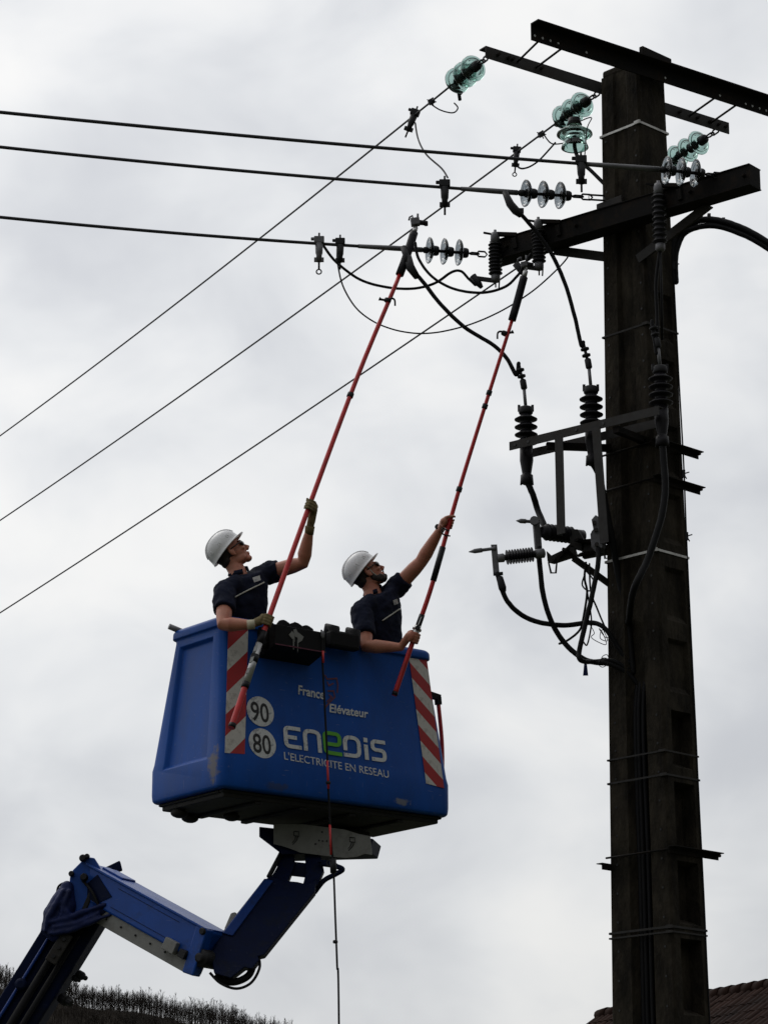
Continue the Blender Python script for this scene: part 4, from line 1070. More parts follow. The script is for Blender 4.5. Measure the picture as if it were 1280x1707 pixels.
m = MB(); m.tube(path((536, 1440, mc.y - .12), (556, 1443, mc.y - .13), (571, 1449, mc.y - .13), (560, 1457, mc.y - .12), (540, 1468, mc.y - .1), (524, 1488, mc.y - .08)), .019, 8); m.build('rope_bracket', M['navy_paint'], jib)
m = MB(); m.tube(path((530, 1436, mc.y - .12), (552, 1438, mc.y - .12), (566, 1446, mc.y - .12)), .014, 8); m.build('rope_bracket', M['navy_paint'], jib)
for k, (r, dv) in enumerate(((.010, -2), (.026, 9))):
    m = MB(); m.tube(path((352 + dv, 1622 + dv * .3, 19.35 + k * .06), (368, 1638 - dv * .5, 19.35 + k * .06), (394 - dv * .3, 1646 - dv, 19.35 + k * .06), (418 - dv * .5, 1636 - dv, 19.38 + k * .06), (431 - dv, 1612 - dv * .3, 19.4 + k * .06), (429 - dv * .6, 1590, 19.45 + k * .06)), r, 8); m.build('hose_loop', M['cable'], jib)
# middle arm: box section whose lower end is nearer to the camera
mA, mB_ = U(150, 1468, 19.98), U(352, 1580, 19.46)
md = (mB_ - mA).normalized(); mup = (Z - md * Z.dot(md)).normalized(); msd = md.cross(mup).normalized()
m = MB(); m.box((mA + mB_) / 2, (mB_ - mA) / 2, msd * .14, mup * .118); arm = m.build('middle_arm', M['blue_paint'], lift, bevel=.015)
m = MB(); m.box((mA + mB_) / 2 + mup * .122, (mB_ - mA) / 2 - md * .01, msd * .155, mup * .008); m.build('top_plate', M['blue_paint'], arm, bevel=.004)
m = MB(); m.box(mA.lerp(mB_, .16) + mup * .136 + msd * -.04, md * .10, msd * .09, mup * .008); m.build('cover_plate', M['blue_paint'], arm, bevel=.006)
g0, g1 = mA.lerp(mB_, .24), mA.lerp(mB_, .95)
m = MB(); m.box((g0 + g1) / 2 - mup * .172, (g1 - g0) / 2, msd * .12, mup * .055); m.build('grey_trough', M['grey_paint'], arm, bevel=.004)
m = MB(); m.box(mA.lerp(mB_, .82) - mup * .10 + msd * .155, md * .055, msd * .03, mup * .045); m.build('junction_box', M['grey_paint'], arm, bevel=.006)
m = MB(); m.box(mA.lerp(mB_, .92) - mup * .11 + msd * .15, md * .03, msd * .025, mup * .03); m.build('valve', M['iron'], arm, bevel=.004)
m = MB(); m.lathe([(.02, .165), (.035, .16), (.035, .15), (.06, .148), (.065, .14), (.065, -.14)], U(352, 1600, 19.47), msd, 20); m.build('lower_pivot', M['iron'], arm)
m = MB(); m.beam(mA.lerp(mB_, .96) + mup * .12 + msd * .1, mA.lerp(mB_, 1.0) - mup * .22 + msd * .1, .10, .10, msd); m.build('pivot_cheek', M['blue_paint'], arm, bevel=.01)
for f_, h_ in ((.98, .10), (.93, -.1)):
    MB().lathe([(.022, .13), (.026, .14), (.026, .16), (.02, .17)], mA.lerp(mB_, f_) + mup * h_, msd, 12).build('pin', M['iron'], arm)
# seams, bolts and pipe runs on the middle arm
for hh in (.075, -.07):
    m = MB(); m.beam(mA.lerp(mB_, .30) + mup * hh + msd * .1405, mA.lerp(mB_, .80) + mup * hh + msd * .1405, .003, .006, msd); m.build('weld_seam', M['navy_paint'], arm)
for f_ in (.3, .42, .54, .66, .78):
    MB().lathe([(.008, 0), (.008, .008), (.005, .011)], mA.lerp(mB_, f_) - mup * .165 + msd * .12, msd, 6, False).build('bolt', M['iron'], arm)
m = MB(); m.tube(smooth_path([mA.lerp(mB_, -.02) + msd * .15 + mup * .02, mA.lerp(mB_, .14) + msd * .17 - mup * .03, mA.lerp(mB_, .24) + msd * .15 - mup * .12]), .011, 8); m.build('hydraulic_hose', M['cable'], arm)
m = MB(); m.prism([mA.lerp(mB_, .12) + mup * .09 + msd * .141, mA.lerp(mB_, .28) - mup * .0 + msd * .141, mA.lerp(mB_, .2) - mup * .1 + msd * .141, mA.lerp(mB_, .04) - mup * .08 + msd * .141], msd * .006); m.build('gusset_plate', M['navy_paint'], arm)
# knuckle at the upper left and the lower boom
def yk(v): return 20.02
kn = slab(((117, 1462), (122, 1450), (144, 1428), (158, 1430), (186, 1478), (176, 1512), (120, 1535), (112, 1520)), 'knuckle_plate', M['blue_paint'], lift, yk, .42)
slab(((134, 1522), (152, 1478), (160, 1480), (142, 1524)), 'cylinder_gap', M['iron'], kn, yk, .44)
slab(((175, 1446), (200, 1434), (204, 1450), (192, 1454)), 'rear_lug', M['navy_paint'], kn, lambda v: 20.2, .06)
for u, v, r_p in ((120, 1457, .022), (141, 1463, .03), (139, 1431, .028), (146, 1428, .02)):
    MB().lathe([(r_p, 0), (r_p, .02), (r_p * .7, .035), (r_p * .7, .05)], U(u, v, 19.80), V((0, -1, 0)), 14).build('pivot_bolt', M['iron'], kn)
bs = (jB - jA).normalized(); bn_ = V((bs.z, 0, -bs.x)).normalized()   # across the boom, in the picture plane
bn_ = bn_ if bn_.x > 0 else -bn_
m = MB(); cmid = (jA + foot) / 2; Lh = (foot - jA).length / 2
sdv = bs.cross(bn_).normalized()
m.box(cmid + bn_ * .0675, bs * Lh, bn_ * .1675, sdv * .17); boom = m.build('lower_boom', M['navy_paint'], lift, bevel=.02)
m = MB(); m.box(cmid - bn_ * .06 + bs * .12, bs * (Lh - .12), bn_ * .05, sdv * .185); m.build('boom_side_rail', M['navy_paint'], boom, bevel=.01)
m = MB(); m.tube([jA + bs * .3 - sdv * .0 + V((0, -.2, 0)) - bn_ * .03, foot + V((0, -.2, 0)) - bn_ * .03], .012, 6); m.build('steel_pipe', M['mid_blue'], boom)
m = MB(); m.tube([jA + bs * .25 + V((0, -.2, 0)) + bn_ * .06, foot + V((0, -.2, 0)) + bn_ * .08], .03, 8); m.build('hydraulic_hose', M['cable'], boom)
m = MB(); m.tube([jA + bs * .2 + V((0, -.2, 0)) + bn_ * .14, foot + V((0, -.2, 0)) + bn_ * .15], .022, 8); m.build('hydraulic_hose', M['cable'], boom)
m = MB(); m.box(U(99, 1580, 19.78), bs * .12, bn_ * .045, V((0, .01, 0))); cl = m.build('cable_clamp', M['steel'], boom, bevel=.008)
for k in (-.07, 0, .07): MB().lathe([(.014, 0), (.014, .02)], U(99, 1580, 19.77) + bs * k, V((0, -1, 0)), 8).build('bolt', M['iron'], cl)
MB().lathe([(.045, 0), (.045, .02), (.03, .025), (.025, .03)], U(36, 1641, 19.88), V((0, -1, 0)), 16).build('boom_pivot', M['navy_paint'], boom)
for u, v, s_ in ((137, 1627, .04), (110, 1668, .05), (128, 1632, .03)):
    MB().lathe([(s_ * .5, -s_ * 1.2), (s_ * .8, -s_), (s_ * .8, s_ * .2), (s_ * .5, s_ * .3), (s_ * .45, s_ * 1.2)], U(u, v, 20.0), bn_ + V((0, -.6, 0)), 8, False).build('fitting', M['iron'], boom)
# tarpaulin bundle tied round the joint, with its carrying loop
m = MB()
for pts, rr_c in ((((112, 1482), (100, 1500), (88, 1525), (84, 1548)), (.05, .065, .07, .05)), (((85, 1548), (110, 1543), (140, 1530), (172, 1516), (188, 1520)), (.05, .055, .05, .05, .035)), (((84, 1530), (80, 1550), (92, 1560)), (.04, .06, .05)), (((112, 1480), (112, 1510), (105, 1535)), (.05, .07, .07))):
    m.tube([U(u, v, 19.80) for u, v in pts], rr_c, 10, round_end=True)
for pts in (((106, 1485), (94, 1508), (80, 1532), (76, 1552)), ((116, 1486), (106, 1512), (98, 1540)), ((80, 1538), (110, 1532), (140, 1520), (176, 1508)), ((84, 1556), (115, 1552), (145, 1540), (186, 1524)), ((90, 1546), (128, 1540), (165, 1522)), ((100, 1500), (112, 1520), (120, 1540))):
    m.tube([U(u, v, 19.74) for u, v in pts], [.018] + [.024] * (len(pts) - 2) + [.014], 8, round_end=True)
remeshed(m, 'tarpaulin_cover', M['tarp'], lift, .009, 1, (.02, .12))
m = MB(); m.tube(path((95, 1493, 19.8), (98, 1478, 19.8), (108, 1472, 19.8), (116, 1476, 19.8)), .009, 6); m.build('carrying_loop', M['cable'], lift)
# pedestal out of frame, so that the machine stands on the ground
m = MB(); fb = V((foot.x, foot.y, 0)); m.lathe([(.75, 0), (.75, .9), (.45, 1.0), (.42, 1.35), (.3, 1.4)], fb, Z, 24); m.build('pedestal', M['blue_paint'], lift)
m = MB()
for k in (-1, 1): m.box(fb + V((0, k * .28, 1.45)), V((.35, 0, 0)), V((0, .05, 0)), Z * .3)
m.build('turret_cheeks', M['navy_paint'], lift, bevel=.02)

# ------------------------------------------------------------------ things hung on the basket
# tool tray on the front rim
n_out = V((math.sin(TH), -math.cos(TH), 0))
tp = [U(458, 1039, 19.0), None]
ts0 = FP(461, 1072)[0]
yT = (fz(BH) + ba * .5 + n_out * .30).y
tray = root('tool_tray', U(497, 1082, yT), 'black tool tray hung over the basket rim between the workers', 'tool tray')
fA = U(459, 1040, (fz(BH) + ba * .42 + n_out * .27).y); dep = -n_out * .27
La = .455
def tb(a, d, h): return fA + ba * a + dep * d + Z * h
m = MB(); m.prism([tb(0, 0, -.155), tb(La, 0, -.155), tb(La, 0, 0), tb(0, 0, 0)], dep * .05); m.build('front_panel', M['black_plastic'], tray, bevel=.004)
m = MB(); m.prism([tb(0, .05, -.155), tb(La, .05, -.155), tb(La, 1, -.235), tb(0, 1, -.235)], Z * .012); m.build('tray_floor', M['black_plastic'], tray)
for a in (0, La - .012):
    m = MB(); m.prism([tb(a, .05, -.15), tb(a, 1, -.23), tb(a, 1, .02), tb(a, .05, 0)], ba * .012); m.build('side_panel', M['black_plastic'], tray)
m = MB(); m.prism([tb(0, .95, -.225), tb(La, .95, -.225), tb(La, .95, .03), tb(0, .95, .03)], dep * .05); m.build('rear_panel', M['black_plastic'], tray)
m = MB(); m.beam(tb(.0, -.02, -.15), tb(La, -.02, -.15), .006, .008, Z); m.build('red_trim', M['faded_red'], tray)
# white paint mark on the tray front
def tw(a, h): return fA + ba * a + n_out * .002 + Z * h
for nm, poly in (('paint_mark', ((.12, -.065), (.15, -.03), (.17, -.05), (.175, -.11), (.15, -.09))), ('paint_mark', ((.16, -.02), (.185, -.01), (.205, -.04), (.195, -.075), (.175, -.07))), ('paint_mark', ((.205, -.035), (.255, -.06), (.24, -.09), (.205, -.115), (.197, -.07))),
                 ('paint_drip', ((.158, -.09), (.168, -.09), (.168, -.17), (.160, -.165))), ('paint_drip', ((.197, -.09), (.205, -.09), (.205, -.16), (.199, -.19)))):
    m = MB(); m.prism([tw(*p) for p in poly], n_out * .0015); m.build(nm, M['grey_paint'], tray)
# what stands in the tray and on the rim
STUFFL = ['rolled black strap at the left end of the tool tray', 'second rolled black strap from the left in the tool tray', 'third rolled black strap from the left in the tool tray', 'rolled black strap at the right end of the tool tray']
for i, (a, h, s_) in enumerate(((.03, .02, .04), (.16, .03, .058), (.27, .025, .062), (.37, .02, .058))):
    p = tb(a, .4, h); m = MB()
    m.tube([p - ba * .05 - Z * .16, p - ba * .01, p + ba * .05 + dep * .3, p + ba * .04 + dep * .35 - Z * .16], [s_ * .8, s_, s_ * .95, s_ * .7], 10, round_end=True)
    remeshed(m, 'rolled_strap', M['black_plastic'], None, .008, 3, (.01, .04), label=STUFFL[i], cat='strap', group='rolled straps in the tray')
pp = U(572, 1062, (fz(BH) + ba * 1.0 + n_out * .06).y)
pch = root('tool_pouch', pp, 'black tool pouch clipped on the rim left of the right worker', 'tool pouch')
m = MB(); m.box(pp - Z * .03, ba * .135, n_out * .04, Z * .065); m.build('pouch_body', M['black_plastic'], pch, bevel=.02)
for k in (-.085, .11):
    m = MB(); m.tube([pp + ba * k - Z * .04, pp + ba * k + Z * .05, pp + ba * k + Z * .075 - n_out * .05, pp + ba * k - n_out * .09 - Z * .03], [.04, .045, .045, .04], 10, round_end=True); m.build('pouch_strap', M['black_plastic'], pch)
# hand line hanging from the tray
yr = tb(La, -.1, 0).y
rp_ = [U(u, v, yr) for u, v in ((536, 1050), (537, 1090), (540, 1150), (543, 1210), (546, 1270), (548, 1330), (552, 1400), (556, 1450), (559, 1530), (562, 1610), (565, 1707))]
last = rp_[-1] + (rp_[-1] - rp_[-2]) * .2
rp_.append(V((last.x + .04, last.y, .02)))
line = root('hand_line', rp_[-1], 'thin dark line with red sections hanging down across the basket', 'rope')
MB().tube(smooth_path(rp_), .0075, 8).build('line', M['cable'], line)
for a, b in ((1085, 1105), (1268, 1315), (1375, 1425)):
    fa = lambda v: U(536 + (v - 1050) * .0405 + .8, v, yr - .004)
    MB().tube([fa(a), fa((a + b) / 2), fa(b)], .0085, 8).build('red_section', M['red'], line)
for v in (1305, 1570): MB().lathe([(.012, -.012), (.018, -.008), (.018, .008), (.012, .012)], U(536 + (v - 1050) * .0442, v, yr), Z, 10).build('knot', M['iron'], line)
m = MB(); m.tube([U(555, 1432, yr), U(556, 1455, yr)], .024, 10); m.build('swivel', M['iron'], line)
m = MB(); m.tube([U(549 + 4 * math.cos(a), 1439 + 5 * math.sin(a), yr) for a in [k * math.pi / 6 for k in range(12)]], .004, 5, loop=True); m.build('ring', M['iron'], line)
MB().ell(U(538, 1058, yr - .02), V((.014, 0, 0)), V((0, .01, 0)), Z * .03, 10, 8).build('hook', M['grey_metal'], line)
# rubbed, muddy patch where the near lower corner has scraped along things
def stain(mat, p, axes, col, amt):
    t = mat.node_tree; L = t.links; b = t.nodes['Principled BSDF']; src = b.inputs['Base Color'].links[0].from_socket
    c = t.nodes.new('ShaderNodeTexCoord'); mp = t.nodes.new('ShaderNodeMapping'); mp.vector_type = 'TEXTURE'
    mp.inputs['Location'].default_value = p; mp.inputs['Scale'].default_value = axes; L.new(c.outputs['Object'], mp.inputs[0])
    ln = t.nodes.new('ShaderNodeVectorMath'); ln.operation = 'LENGTH'; L.new(mp.outputs[0], ln.inputs[0])
    nz = t.nodes.new('ShaderNodeTexNoise'); nz.inputs['Scale'].default_value = 22; nz.inputs['Detail'].default_value = 6; L.new(c.outputs['Object'], nz.inputs['Vector'])
    ad = t.nodes.new('ShaderNodeMath'); ad.operation = 'MULTIPLY_ADD'; ad.inputs[1].default_value = 2.2; L.new(nz.outputs[0], ad.inputs[0]); L.new(ln.outputs['Value'], ad.inputs[2])
    mr = t.nodes.new('ShaderNodeMapRange'); mr.inputs[1].default_value = 2.1; mr.inputs[2].default_value = 1.55; mr.inputs[4].default_value = amt; L.new(ad.outputs[0], mr.inputs[0])
    mq = t.nodes.new('ShaderNodeMix'); mq.data_type = 'RGBA'; L.new(mr.outputs[0], mq.inputs[0]); L.new(src, mq.inputs[6]); mq.inputs[7].default_value = (*col, 1)
    L.new(mq.outputs[2], b.inputs['Base Color'])
bw_ = WL[basket.name]
stain(M['blue'], C0 + ba * -.0 + bb * .10 + Z * .17 - bw_, (.07, .07, .14), (.20, .17, .12), .75)
stain(M['blue'], C0 + ba * 1.62 + bb * .0 + Z * .06 - bw_, (.10, .08, .03), (.28, .27, .24), .7)
stain(M['blue'], C0 + ba * .5 + bb * .0 + Z * .05 - bw_, (.5, .08, .035), (.05, .06, .09), .6)
# ------------------------------------------------------------------ the red sticks
def stick(name, pts, label, radii, r_sl, rings_at, hook_at, joint):
    P = [U(*p) for p in pts]; S_ = smooth_path(P, 6)
    r_ = root(name, P[-1], label, 'hot stick', 'red telescopic hot sticks')
    k0 = 6                                          # the first span is the black sleeve
    d = (P[0] - P[1]).normalized()
    MB().tube(S_[:k0 + 1], r_sl, 14).build('tip_sleeve', M['rubber'], r_)
    h = MB(); h.lathe([(.02, 0), (.02, .05), (.012, .055), (.012, .08)], P[0], d, 10); h.build('tip_neck', M['silver'], r_)
    nrd = len(S_) - k0
    MB().tube(S_[k0:], [radii[0] + (radii[1] - radii[0]) * i / (nrd - 1) for i in range(nrd)], 14).build('tube', M['red'], r_)
    for f in rings_at:
        i = int(f * (len(S_) - 2)); q = S_[i]; dd = (S_[i + 1] - q).normalized(); rr = radii[0] + (radii[1] - radii[0]) * f
        MB().lathe([(rr + .002, -.02), (rr + .006, -.018), (rr + .006, .018), (rr + .002, .02)], q, dd, 12).build('collar', M['iron'], r_)
    return r_, P, S_
YW = on(conds[0], 690).y
def straight(uv, y0, y1):                            # depth runs evenly from tip to butt, so the stick is straight
    return [(u, v, y0 + (y1 - y0) * (v - uv[0][1]) / (uv[-1][1] - uv[0][1])) for u, v in uv]
sL, PL, SL_ = stick('hot_stick', straight([(690, 388), (666, 458), (597, 625), (515, 845), (449, 1028), (430, 1080), (407, 1150), (386, 1214)], YW - .06, 18.86),
     'red telescopic stick held by the left worker, touching the lowest conductor', (.017, .024), .033, (.34, .46), None, None)
sR, PR_, SR_ = stick('hot_stick', straight([(873, 462), (853, 534), (815, 655), (773, 790), (753, 858), (720, 975), (694, 1052), (657, 1160)], pB.y - .07, 19.86),
     'red telescopic stick held by the right worker', (.014, .020), .031, (.34, .49, .30), None, None)
def head_tool(p, par, s=1.0):
    h = MB(); h.box(p + Z * .03 * s, V((.035 * s, 0, .005)), V((0, .03, 0)), V((-.004, 0, .03 * s))); h.build('clamp_head', M['grey_metal'], par, bevel=.006)
    h = MB(); h.tube([p + Z * .03, p + V((.09 * s, 0, .02))], [.025, .02], 8); h.tube([p + V((.085 * s, 0, .035)), p + V((.085 * s, 0, -.0))], .016, 8); h.build('clamp_screw', M['iron'], par)
    h = MB(); h.tube([p + V((-.02, 0, .06)), p + V((-.022, 0, .085)), p + V((-.045, 0, .07)), p + V((-.05, 0, .045))], .008, 6); h.tube([p + V((.02, 0, .05)), p + V((.02, 0, .10))], .009, 6); h.build('clamp_hook', M['grey_metal'], par)
head_tool(U(692, 376, YW - .05), sL)
head_tool(U(873, 446, pB.y - .06), sR, .7)
def hook_fit(u, v, Y, par, flip=1):
    p = U(u, v, Y); m = MB()
    m.lathe([(.022, -.015), (.028, -.012), (.028, .012), (.022, .015)], p, V((.36, .1, .93)), 12)
    m.tube(smooth_path([p + V((0, -.02, 0)), p + V((.035 * flip, -.02, .01)), p + V((.055 * flip, -.02, -.005)), p + V((.058 * flip, -.02, -.05))]), .008, 6)
    m.tube([p, p + V((-.05 * flip, -.01, .005)), p + V((-.065 * flip, -.01, .012))], [.01, .009, .016], 6); m.build('rope_hook', M['iron'], par)
hook_fit(646, 501, on(SL_, 646).y, sL, 1); hook_fit(841, 556, on(SR_, 841).y, sR, -1)
def segm(S_, u0, u1, r0, r1, name, mat, par):
    a, b = on(S_, u0), on(S_, u1); MB().tube([a, b], [r0, r1], 14).build(name, mat, par)
segm(SL_, 432.5, 411, .025, .028, 'joint_socket', M['silver'], sL); segm(SL_, 426, 422, .031, .031, 'joint_latch', M['iron'], sL)
segm(SL_, 440, 432.5, .0255, .0255, 'joint_sleeve', M['rubber'], sL); segm(SL_, 411, 408, .029, .028, 'joint_ring', M['rubber'], sL)
segm(SL_, 388.5, 386.3, .027, .027, 'end_cap', M['rubber'], sL)
for u in (429, 423, 417): 
    p = on(SL_, u); MB().box(p + V((-.012, -.028, 0)), V((.012, 0, .004)), V((0, .008, 0)), V((.006, 0, .02))).build('latch', M['silver'], sL)
segm(SR_, 738, 722, .024, .024, 'grip_sleeve', M['rubber'], sR)
segm(SR_, 703.5, 697, .022, .022, 'joint_sleeve', M['rubber'], sR); segm(SR_, 697, 689, .024, .026, 'joint_socket', M['silver'], sR)
p = on(SR_, 695); MB().lathe([(.02, -.008), (.036, -.006), (.036, .006), (.02, .008)], p, V((.36, .1, .93)), 14).build('joint_flange', M['silver'], sR)
MB().lathe([(.016, 0), (.02, .004), (.016, .012)], p + V((.004, -.028, .004)), V((0, -1, 0)), 12).build('joint_latch', M['iron'], sR)
p = on(SR_, 699.5); MB().box(p + V((0, -.022, 0)), V((.006, 0, .002)), V((0, .005, 0)), V((.012, 0, .03))).build('latch', M['silver'], sR)
segm(SR_, 659.5, 657.3, .023, .023, 'end_cap', M['rubber'], sR)
p = on(SR_, 748); MB().tube(smooth_path([p + V((0, -.02, -.05)), p + V((-.05, -.02, -.03)), p + V((-.045, -.02, -.075)), p + V((.01, -.02, -.09))]), .006, 6).build('rope_hook', M['iron'], sR)

# ------------------------------------------------------------------ people
def grip(mb, S, t, rs, wv, vh, wrist, thumb=1, sc_=1.0):
    """a closed hand on a stick: S point on the axis, t axis, wv side of the palm, vh side the fingers come round to"""
    t = t.normalized(); wv = (wv - t * wv.dot(t)).normalized(); v = t.cross(wv)
    if v.dot(vh) < 0: v = -v
    D = lambda a: wv * math.cos(R(a)) + v * math.sin(R(a))
    ends = (200, 222, 218, 190); rr = (.0095, .0102, .0098, .0086)
    for i in range(4):
        off = t * ((1.5 - i) * .0215 * sc_ * thumb); r0 = rr[i] * sc_
        pts = [S + off * .8 + wv * (rs + .028)] + [S + off + D(a) * (rs + r0 * .85 + (.007 if a < 70 else 0) + (.004 if 110 < a < 150 else 0)) for a in (35, 62, 92, 125, 158, ends[i])]
        mb.tube(pts, [r0 * 1.1, r0 * 1.12, r0 * 1.1, r0, r0 * 1.04, r0 * .95, r0 * .85], 8, round_end=True)
    mb.ell(S + wv * (rs + .020), t * .046 * sc_, v * .040 * sc_, wv * .021 * sc_, 14, 10)
    mb.ell(S + wv * (rs + .018) + D(40) * .012, t * .044 * sc_, v * .024 * sc_, wv * .018 * sc_, 14, 10)
    b = S + wv * (rs + .026) - v * .008
    mb.tube([b, b.lerp(wrist, .5), wrist], [.031 * sc_, .030 * sc_, .027 * sc_], 12, round_end=True)
    tb0 = S + wv * (rs + .02) - v * .02 + t * .018 * thumb
    pts = [b - v * .012, tb0 + t * .012 * thumb, S + D(-60) * (rs + .014) + t * .045 * thumb, S + D(-100) * (rs + .012) + t * .053 * thumb, S + D(-140) * (rs + .011) + t * .056 * thumb]
    mb.tube(pts, [.017 * sc_, .0155 * sc_, .0125 * sc_, .0118 * sc_, .010 * sc_], 10, round_end=True)

def lofted(mb, rings_, n=28):
    rr = []
    for c, a, b in rings_: rr.append([c + a * (math.copysign(abs(math.cos(x)) ** .85, math.cos(x))) + b * (math.copysign(abs(math.sin(x)) ** .85, math.sin(x))) for x in [2 * math.pi * k / n for k in range(n)]])
    mb.rings(rr)

def person(J, label, glove, hand_specs, beard, face_dir, pitch, floor_z, helm_extra=14):
    pel = J['pelvis']; per = root('person', V((pel.x, pel.y, floor_z)), label, 'person', 'workers in the basket')
    Rs, Ls, neck, chest = J['rs'], J['ls'], J['neck'], J['chest']
    sv = (Ls - Rs); side = sv.normalized(); upv = (neck - pel).normalized(); fwd = side.cross(upv).normalized()
    if fwd.y > 0: fwd = -fwd
    hside = V((side.x, side.y, 0)).normalized(); hf = V((fwd.x, fwd.y, 0)).normalized()
    # head frame
    fh = V(face_dir).normalized(); f = (fh * math.cos(R(pitch)) + Z * math.sin(R(pitch))).normalized()
    l = Z.cross(fh).normalized(); u_ = f.cross(l).normalized()
    hs = 1.12; H = J['ear'] + (l * .078 + f * .005 + u_ * .01) * hs
    W = lambda a, b, c: H + (f * a + l * b + u_ * c) * hs
    b = MB()
    E = lambda x, y, z, a, bb_, c, nu=18, nv=12: b.ell(W(x, y, z), f * a * hs, l * bb_ * hs, u_ * c * hs, nu, nv)
    E(-.012, 0, .035, .100, .077, .092, 24, 16); E(.030, 0, -.018, .068, .063, .085, 24, 16); E(.034, 0, -.062, .056, .054, .048)
    E(.074, 0, -.098, .027, .030, .021); E(.018, .045, -.072, .045, .016, .030); E(.018, -.045, -.072, .045, .016, .030)
    E(.080, .0, .026, .022, .050, .013); E(.070, .036, -.022, .026, .024, .018); E(.070, -.036, -.022, .026, .024, .018)
    b.tube([W(.088, 0, .018), W(.103, 0, -.006), W(.121, 0, -.030), W(.108, 0, -.040)], [.010, .0118, .014, .010], 10, round_end=True)
    E(.110, .011, -.036, .010, .008, .007); E(.110, -.011, -.036, .010, .008, .007)
    E(.094, 0, -.060, .012, .021, .006); E(.092, 0, -.072, .012, .020, .0065)
    for k in (-1, 1):
        E(-.004, .079 * k, -.010, .020, .008, .032, 14, 10); E(-.013, .085 * k, -.004, .011, .007, .027, 12, 8); E(.004, .080 * k, -.036, .009, .007, .010, 10, 8)
        E(.088, .031 * k, .008, .010, .014, .007, 12, 8)                     # eyes behind the glasses
    b.tube([W(-.030, 0, -.02), W(-.034, 0, -.08), neck.lerp(W(-.034, 0, -.08), .4), neck - Z * .03], [.068, .064, .066, .078], 16, round_end=True)
    b.tube([Rs + side * .03, neck - Z * .06, Ls - side * .03], [.035, .05, .035], 12, round_end=True)
    mid = (Rs + Ls) / 2
    lofted(b, [(pel, hside * .155, hf * .10), (pel.lerp(chest, .5), hside * .145, hf * .098), (chest, side * .165, fwd * .112), (mid - upv * .02, side * .155, fwd * .085)])
    # arms
    def limb(a, m_, w_, r):
        b.tube([a, a.lerp(m_, .35), a.lerp(m_, .75), m_, m_.lerp(w_, .25), m_.lerp(w_, .65), w_], r, 16, round_end=True)
    limb(Rs, J['re'], J['rw'], [.056, .060, .058, .050, .054, .043, .030]); limb(Ls, J['le'], J['lw'], [.056, .060, .058, .050, .054, .043, .030])
    # legs down to the floor of the basket
    for k, hp_ in ((-1, pel - hside * .095), (1, pel + hside * .095)):
        an = V((hp_.x, hp_.y, floor_z + .09)) + hside * .03 * k; kn_ = hp_.lerp(an, .52) + hf * .03
        b.tube([hp_, hp_.lerp(kn_, .5), kn_, kn_.lerp(an, .35), an], [.095, .08, .058, .058, .042], 14, round_end=True)
    if not glove:
        for hs_ in hand_specs: grip(b, *hs_)
    body = remeshed(b, 'body', M['skin'], per, .0055, 3)
    if glove:
        for hs_ in hand_specs:
            gm = MB(); grip(gm, *hs_, sc_=1.06)
            w_ = hs_[5]; S = hs_[0]; d = (w_ - S).normalized()
            gl = remeshed(gm, 'glove', M['leather'], per, .0048, 2, (.006, .03))
    # trousers and boots
    t_ = MB(); lofted(t_, [(pel + Z * .06, hside * .165, hf * .115), (pel - Z * .06, hside * .18, hf * .125), (pel - Z * .14, hside * .17, hf * .11)])
    for k, hp_ in ((-1, pel - hside * .095), (1, pel + hside * .095)):
        an = V((hp_.x, hp_.y, floor_z + .07)) + hside * .03 * k; kn_ = hp_.lerp(an, .52) + hf * .03
        t_.tube([hp_, hp_.lerp(kn_, .5), kn_, an], [.105, .092, .076, .068], 16, round_end=True)
        bt_ = MB(); bt_.tube([an + Z * .08, an, an - Z * .02], [.05, .052, .05], 12, round_end=True); bt_.ell(an + hf * .06 - Z * .025, hf * .13, hside * .048, Z * .045, 16, 10)
        remeshed(bt_, 'boot', M['black_plastic'], per, .008, 2)
    remeshed(t_, 'trousers', M['trousers'], per, .011, 3, (.02, .09))
    # shirt with sleeves
    s = MB(); wst = pel.lerp(chest, .45)
    lofted(s, [(pel - Z * .02, hside * .190, hf * .138), (wst, hside * .184, hf * .134), (chest - upv * .02, side * .196, fwd * .140), (chest.lerp(mid, .7), side * .196, fwd * .128), (mid + upv * .045, side * .150, fwd * .098), (neck - upv * .010, side * .080, fwd * .074)], 32)
    for a, e_, fr in ((Rs, J['re'], J.get('sr', .62)), (Ls, J['le'], J.get('sl', .55))):
        s.tube([a - (e_ - a) * .02 , a.lerp(e_, .2), a.lerp(e_, fr * .7), a.lerp(e_, fr)], [.084, .088, .084, .083], 20, round_end=False)
        s.ell(a, side * .078, fwd * .084, upv * .078); s.ell(a.lerp(mid, .35), side * .09, fwd * .098, upv * .085)
    shirt = remeshed(s, 'shirt', M['shirt'], per, .008, 10, (.026, .075))
    # collar
    for k in (-1, 1):
        c = MB(); pts = []
        for j in range(7):
            an = R(20 + 150 * j / 6) * k; pts.append(neck + upv * (.012 + .012 * (j / 6)) + fwd * (math.cos(an) * .072) + side * (math.sin(an) * .074))
        rings_c = [[p - upv * .018 + (p - neck).normalized() * .012, p + upv * .020, p + upv * .018 - (p - neck).normalized() * .006, p - upv * .018] for p in pts]
        c.rings(rings_c, True, True); c.build('collar', M['shirt'], per)
    # badge and pale piping laid on the shirt
    sw = WL[shirt.name]; me = shirt.data; bv_ = BVHTree.FromPolygons([v.co + sw for v in me.vertices], [p.vertices[:] for p in me.polygons])
    def hit(u, v, o=.004):
        r = ray(u, v).normalized(); h = bv_.ray_cast(CAM, r)
        return (h[0] + h[1].normalized() * o) if h[0] is not None else U(u, v, chest.y - .12)
    q = J['tape']; pts = [hit(*[q[0][i] + (q[1][i] - q[0][i]) * j / 10 for i in (0, 1)], .003) for j in range(11)]
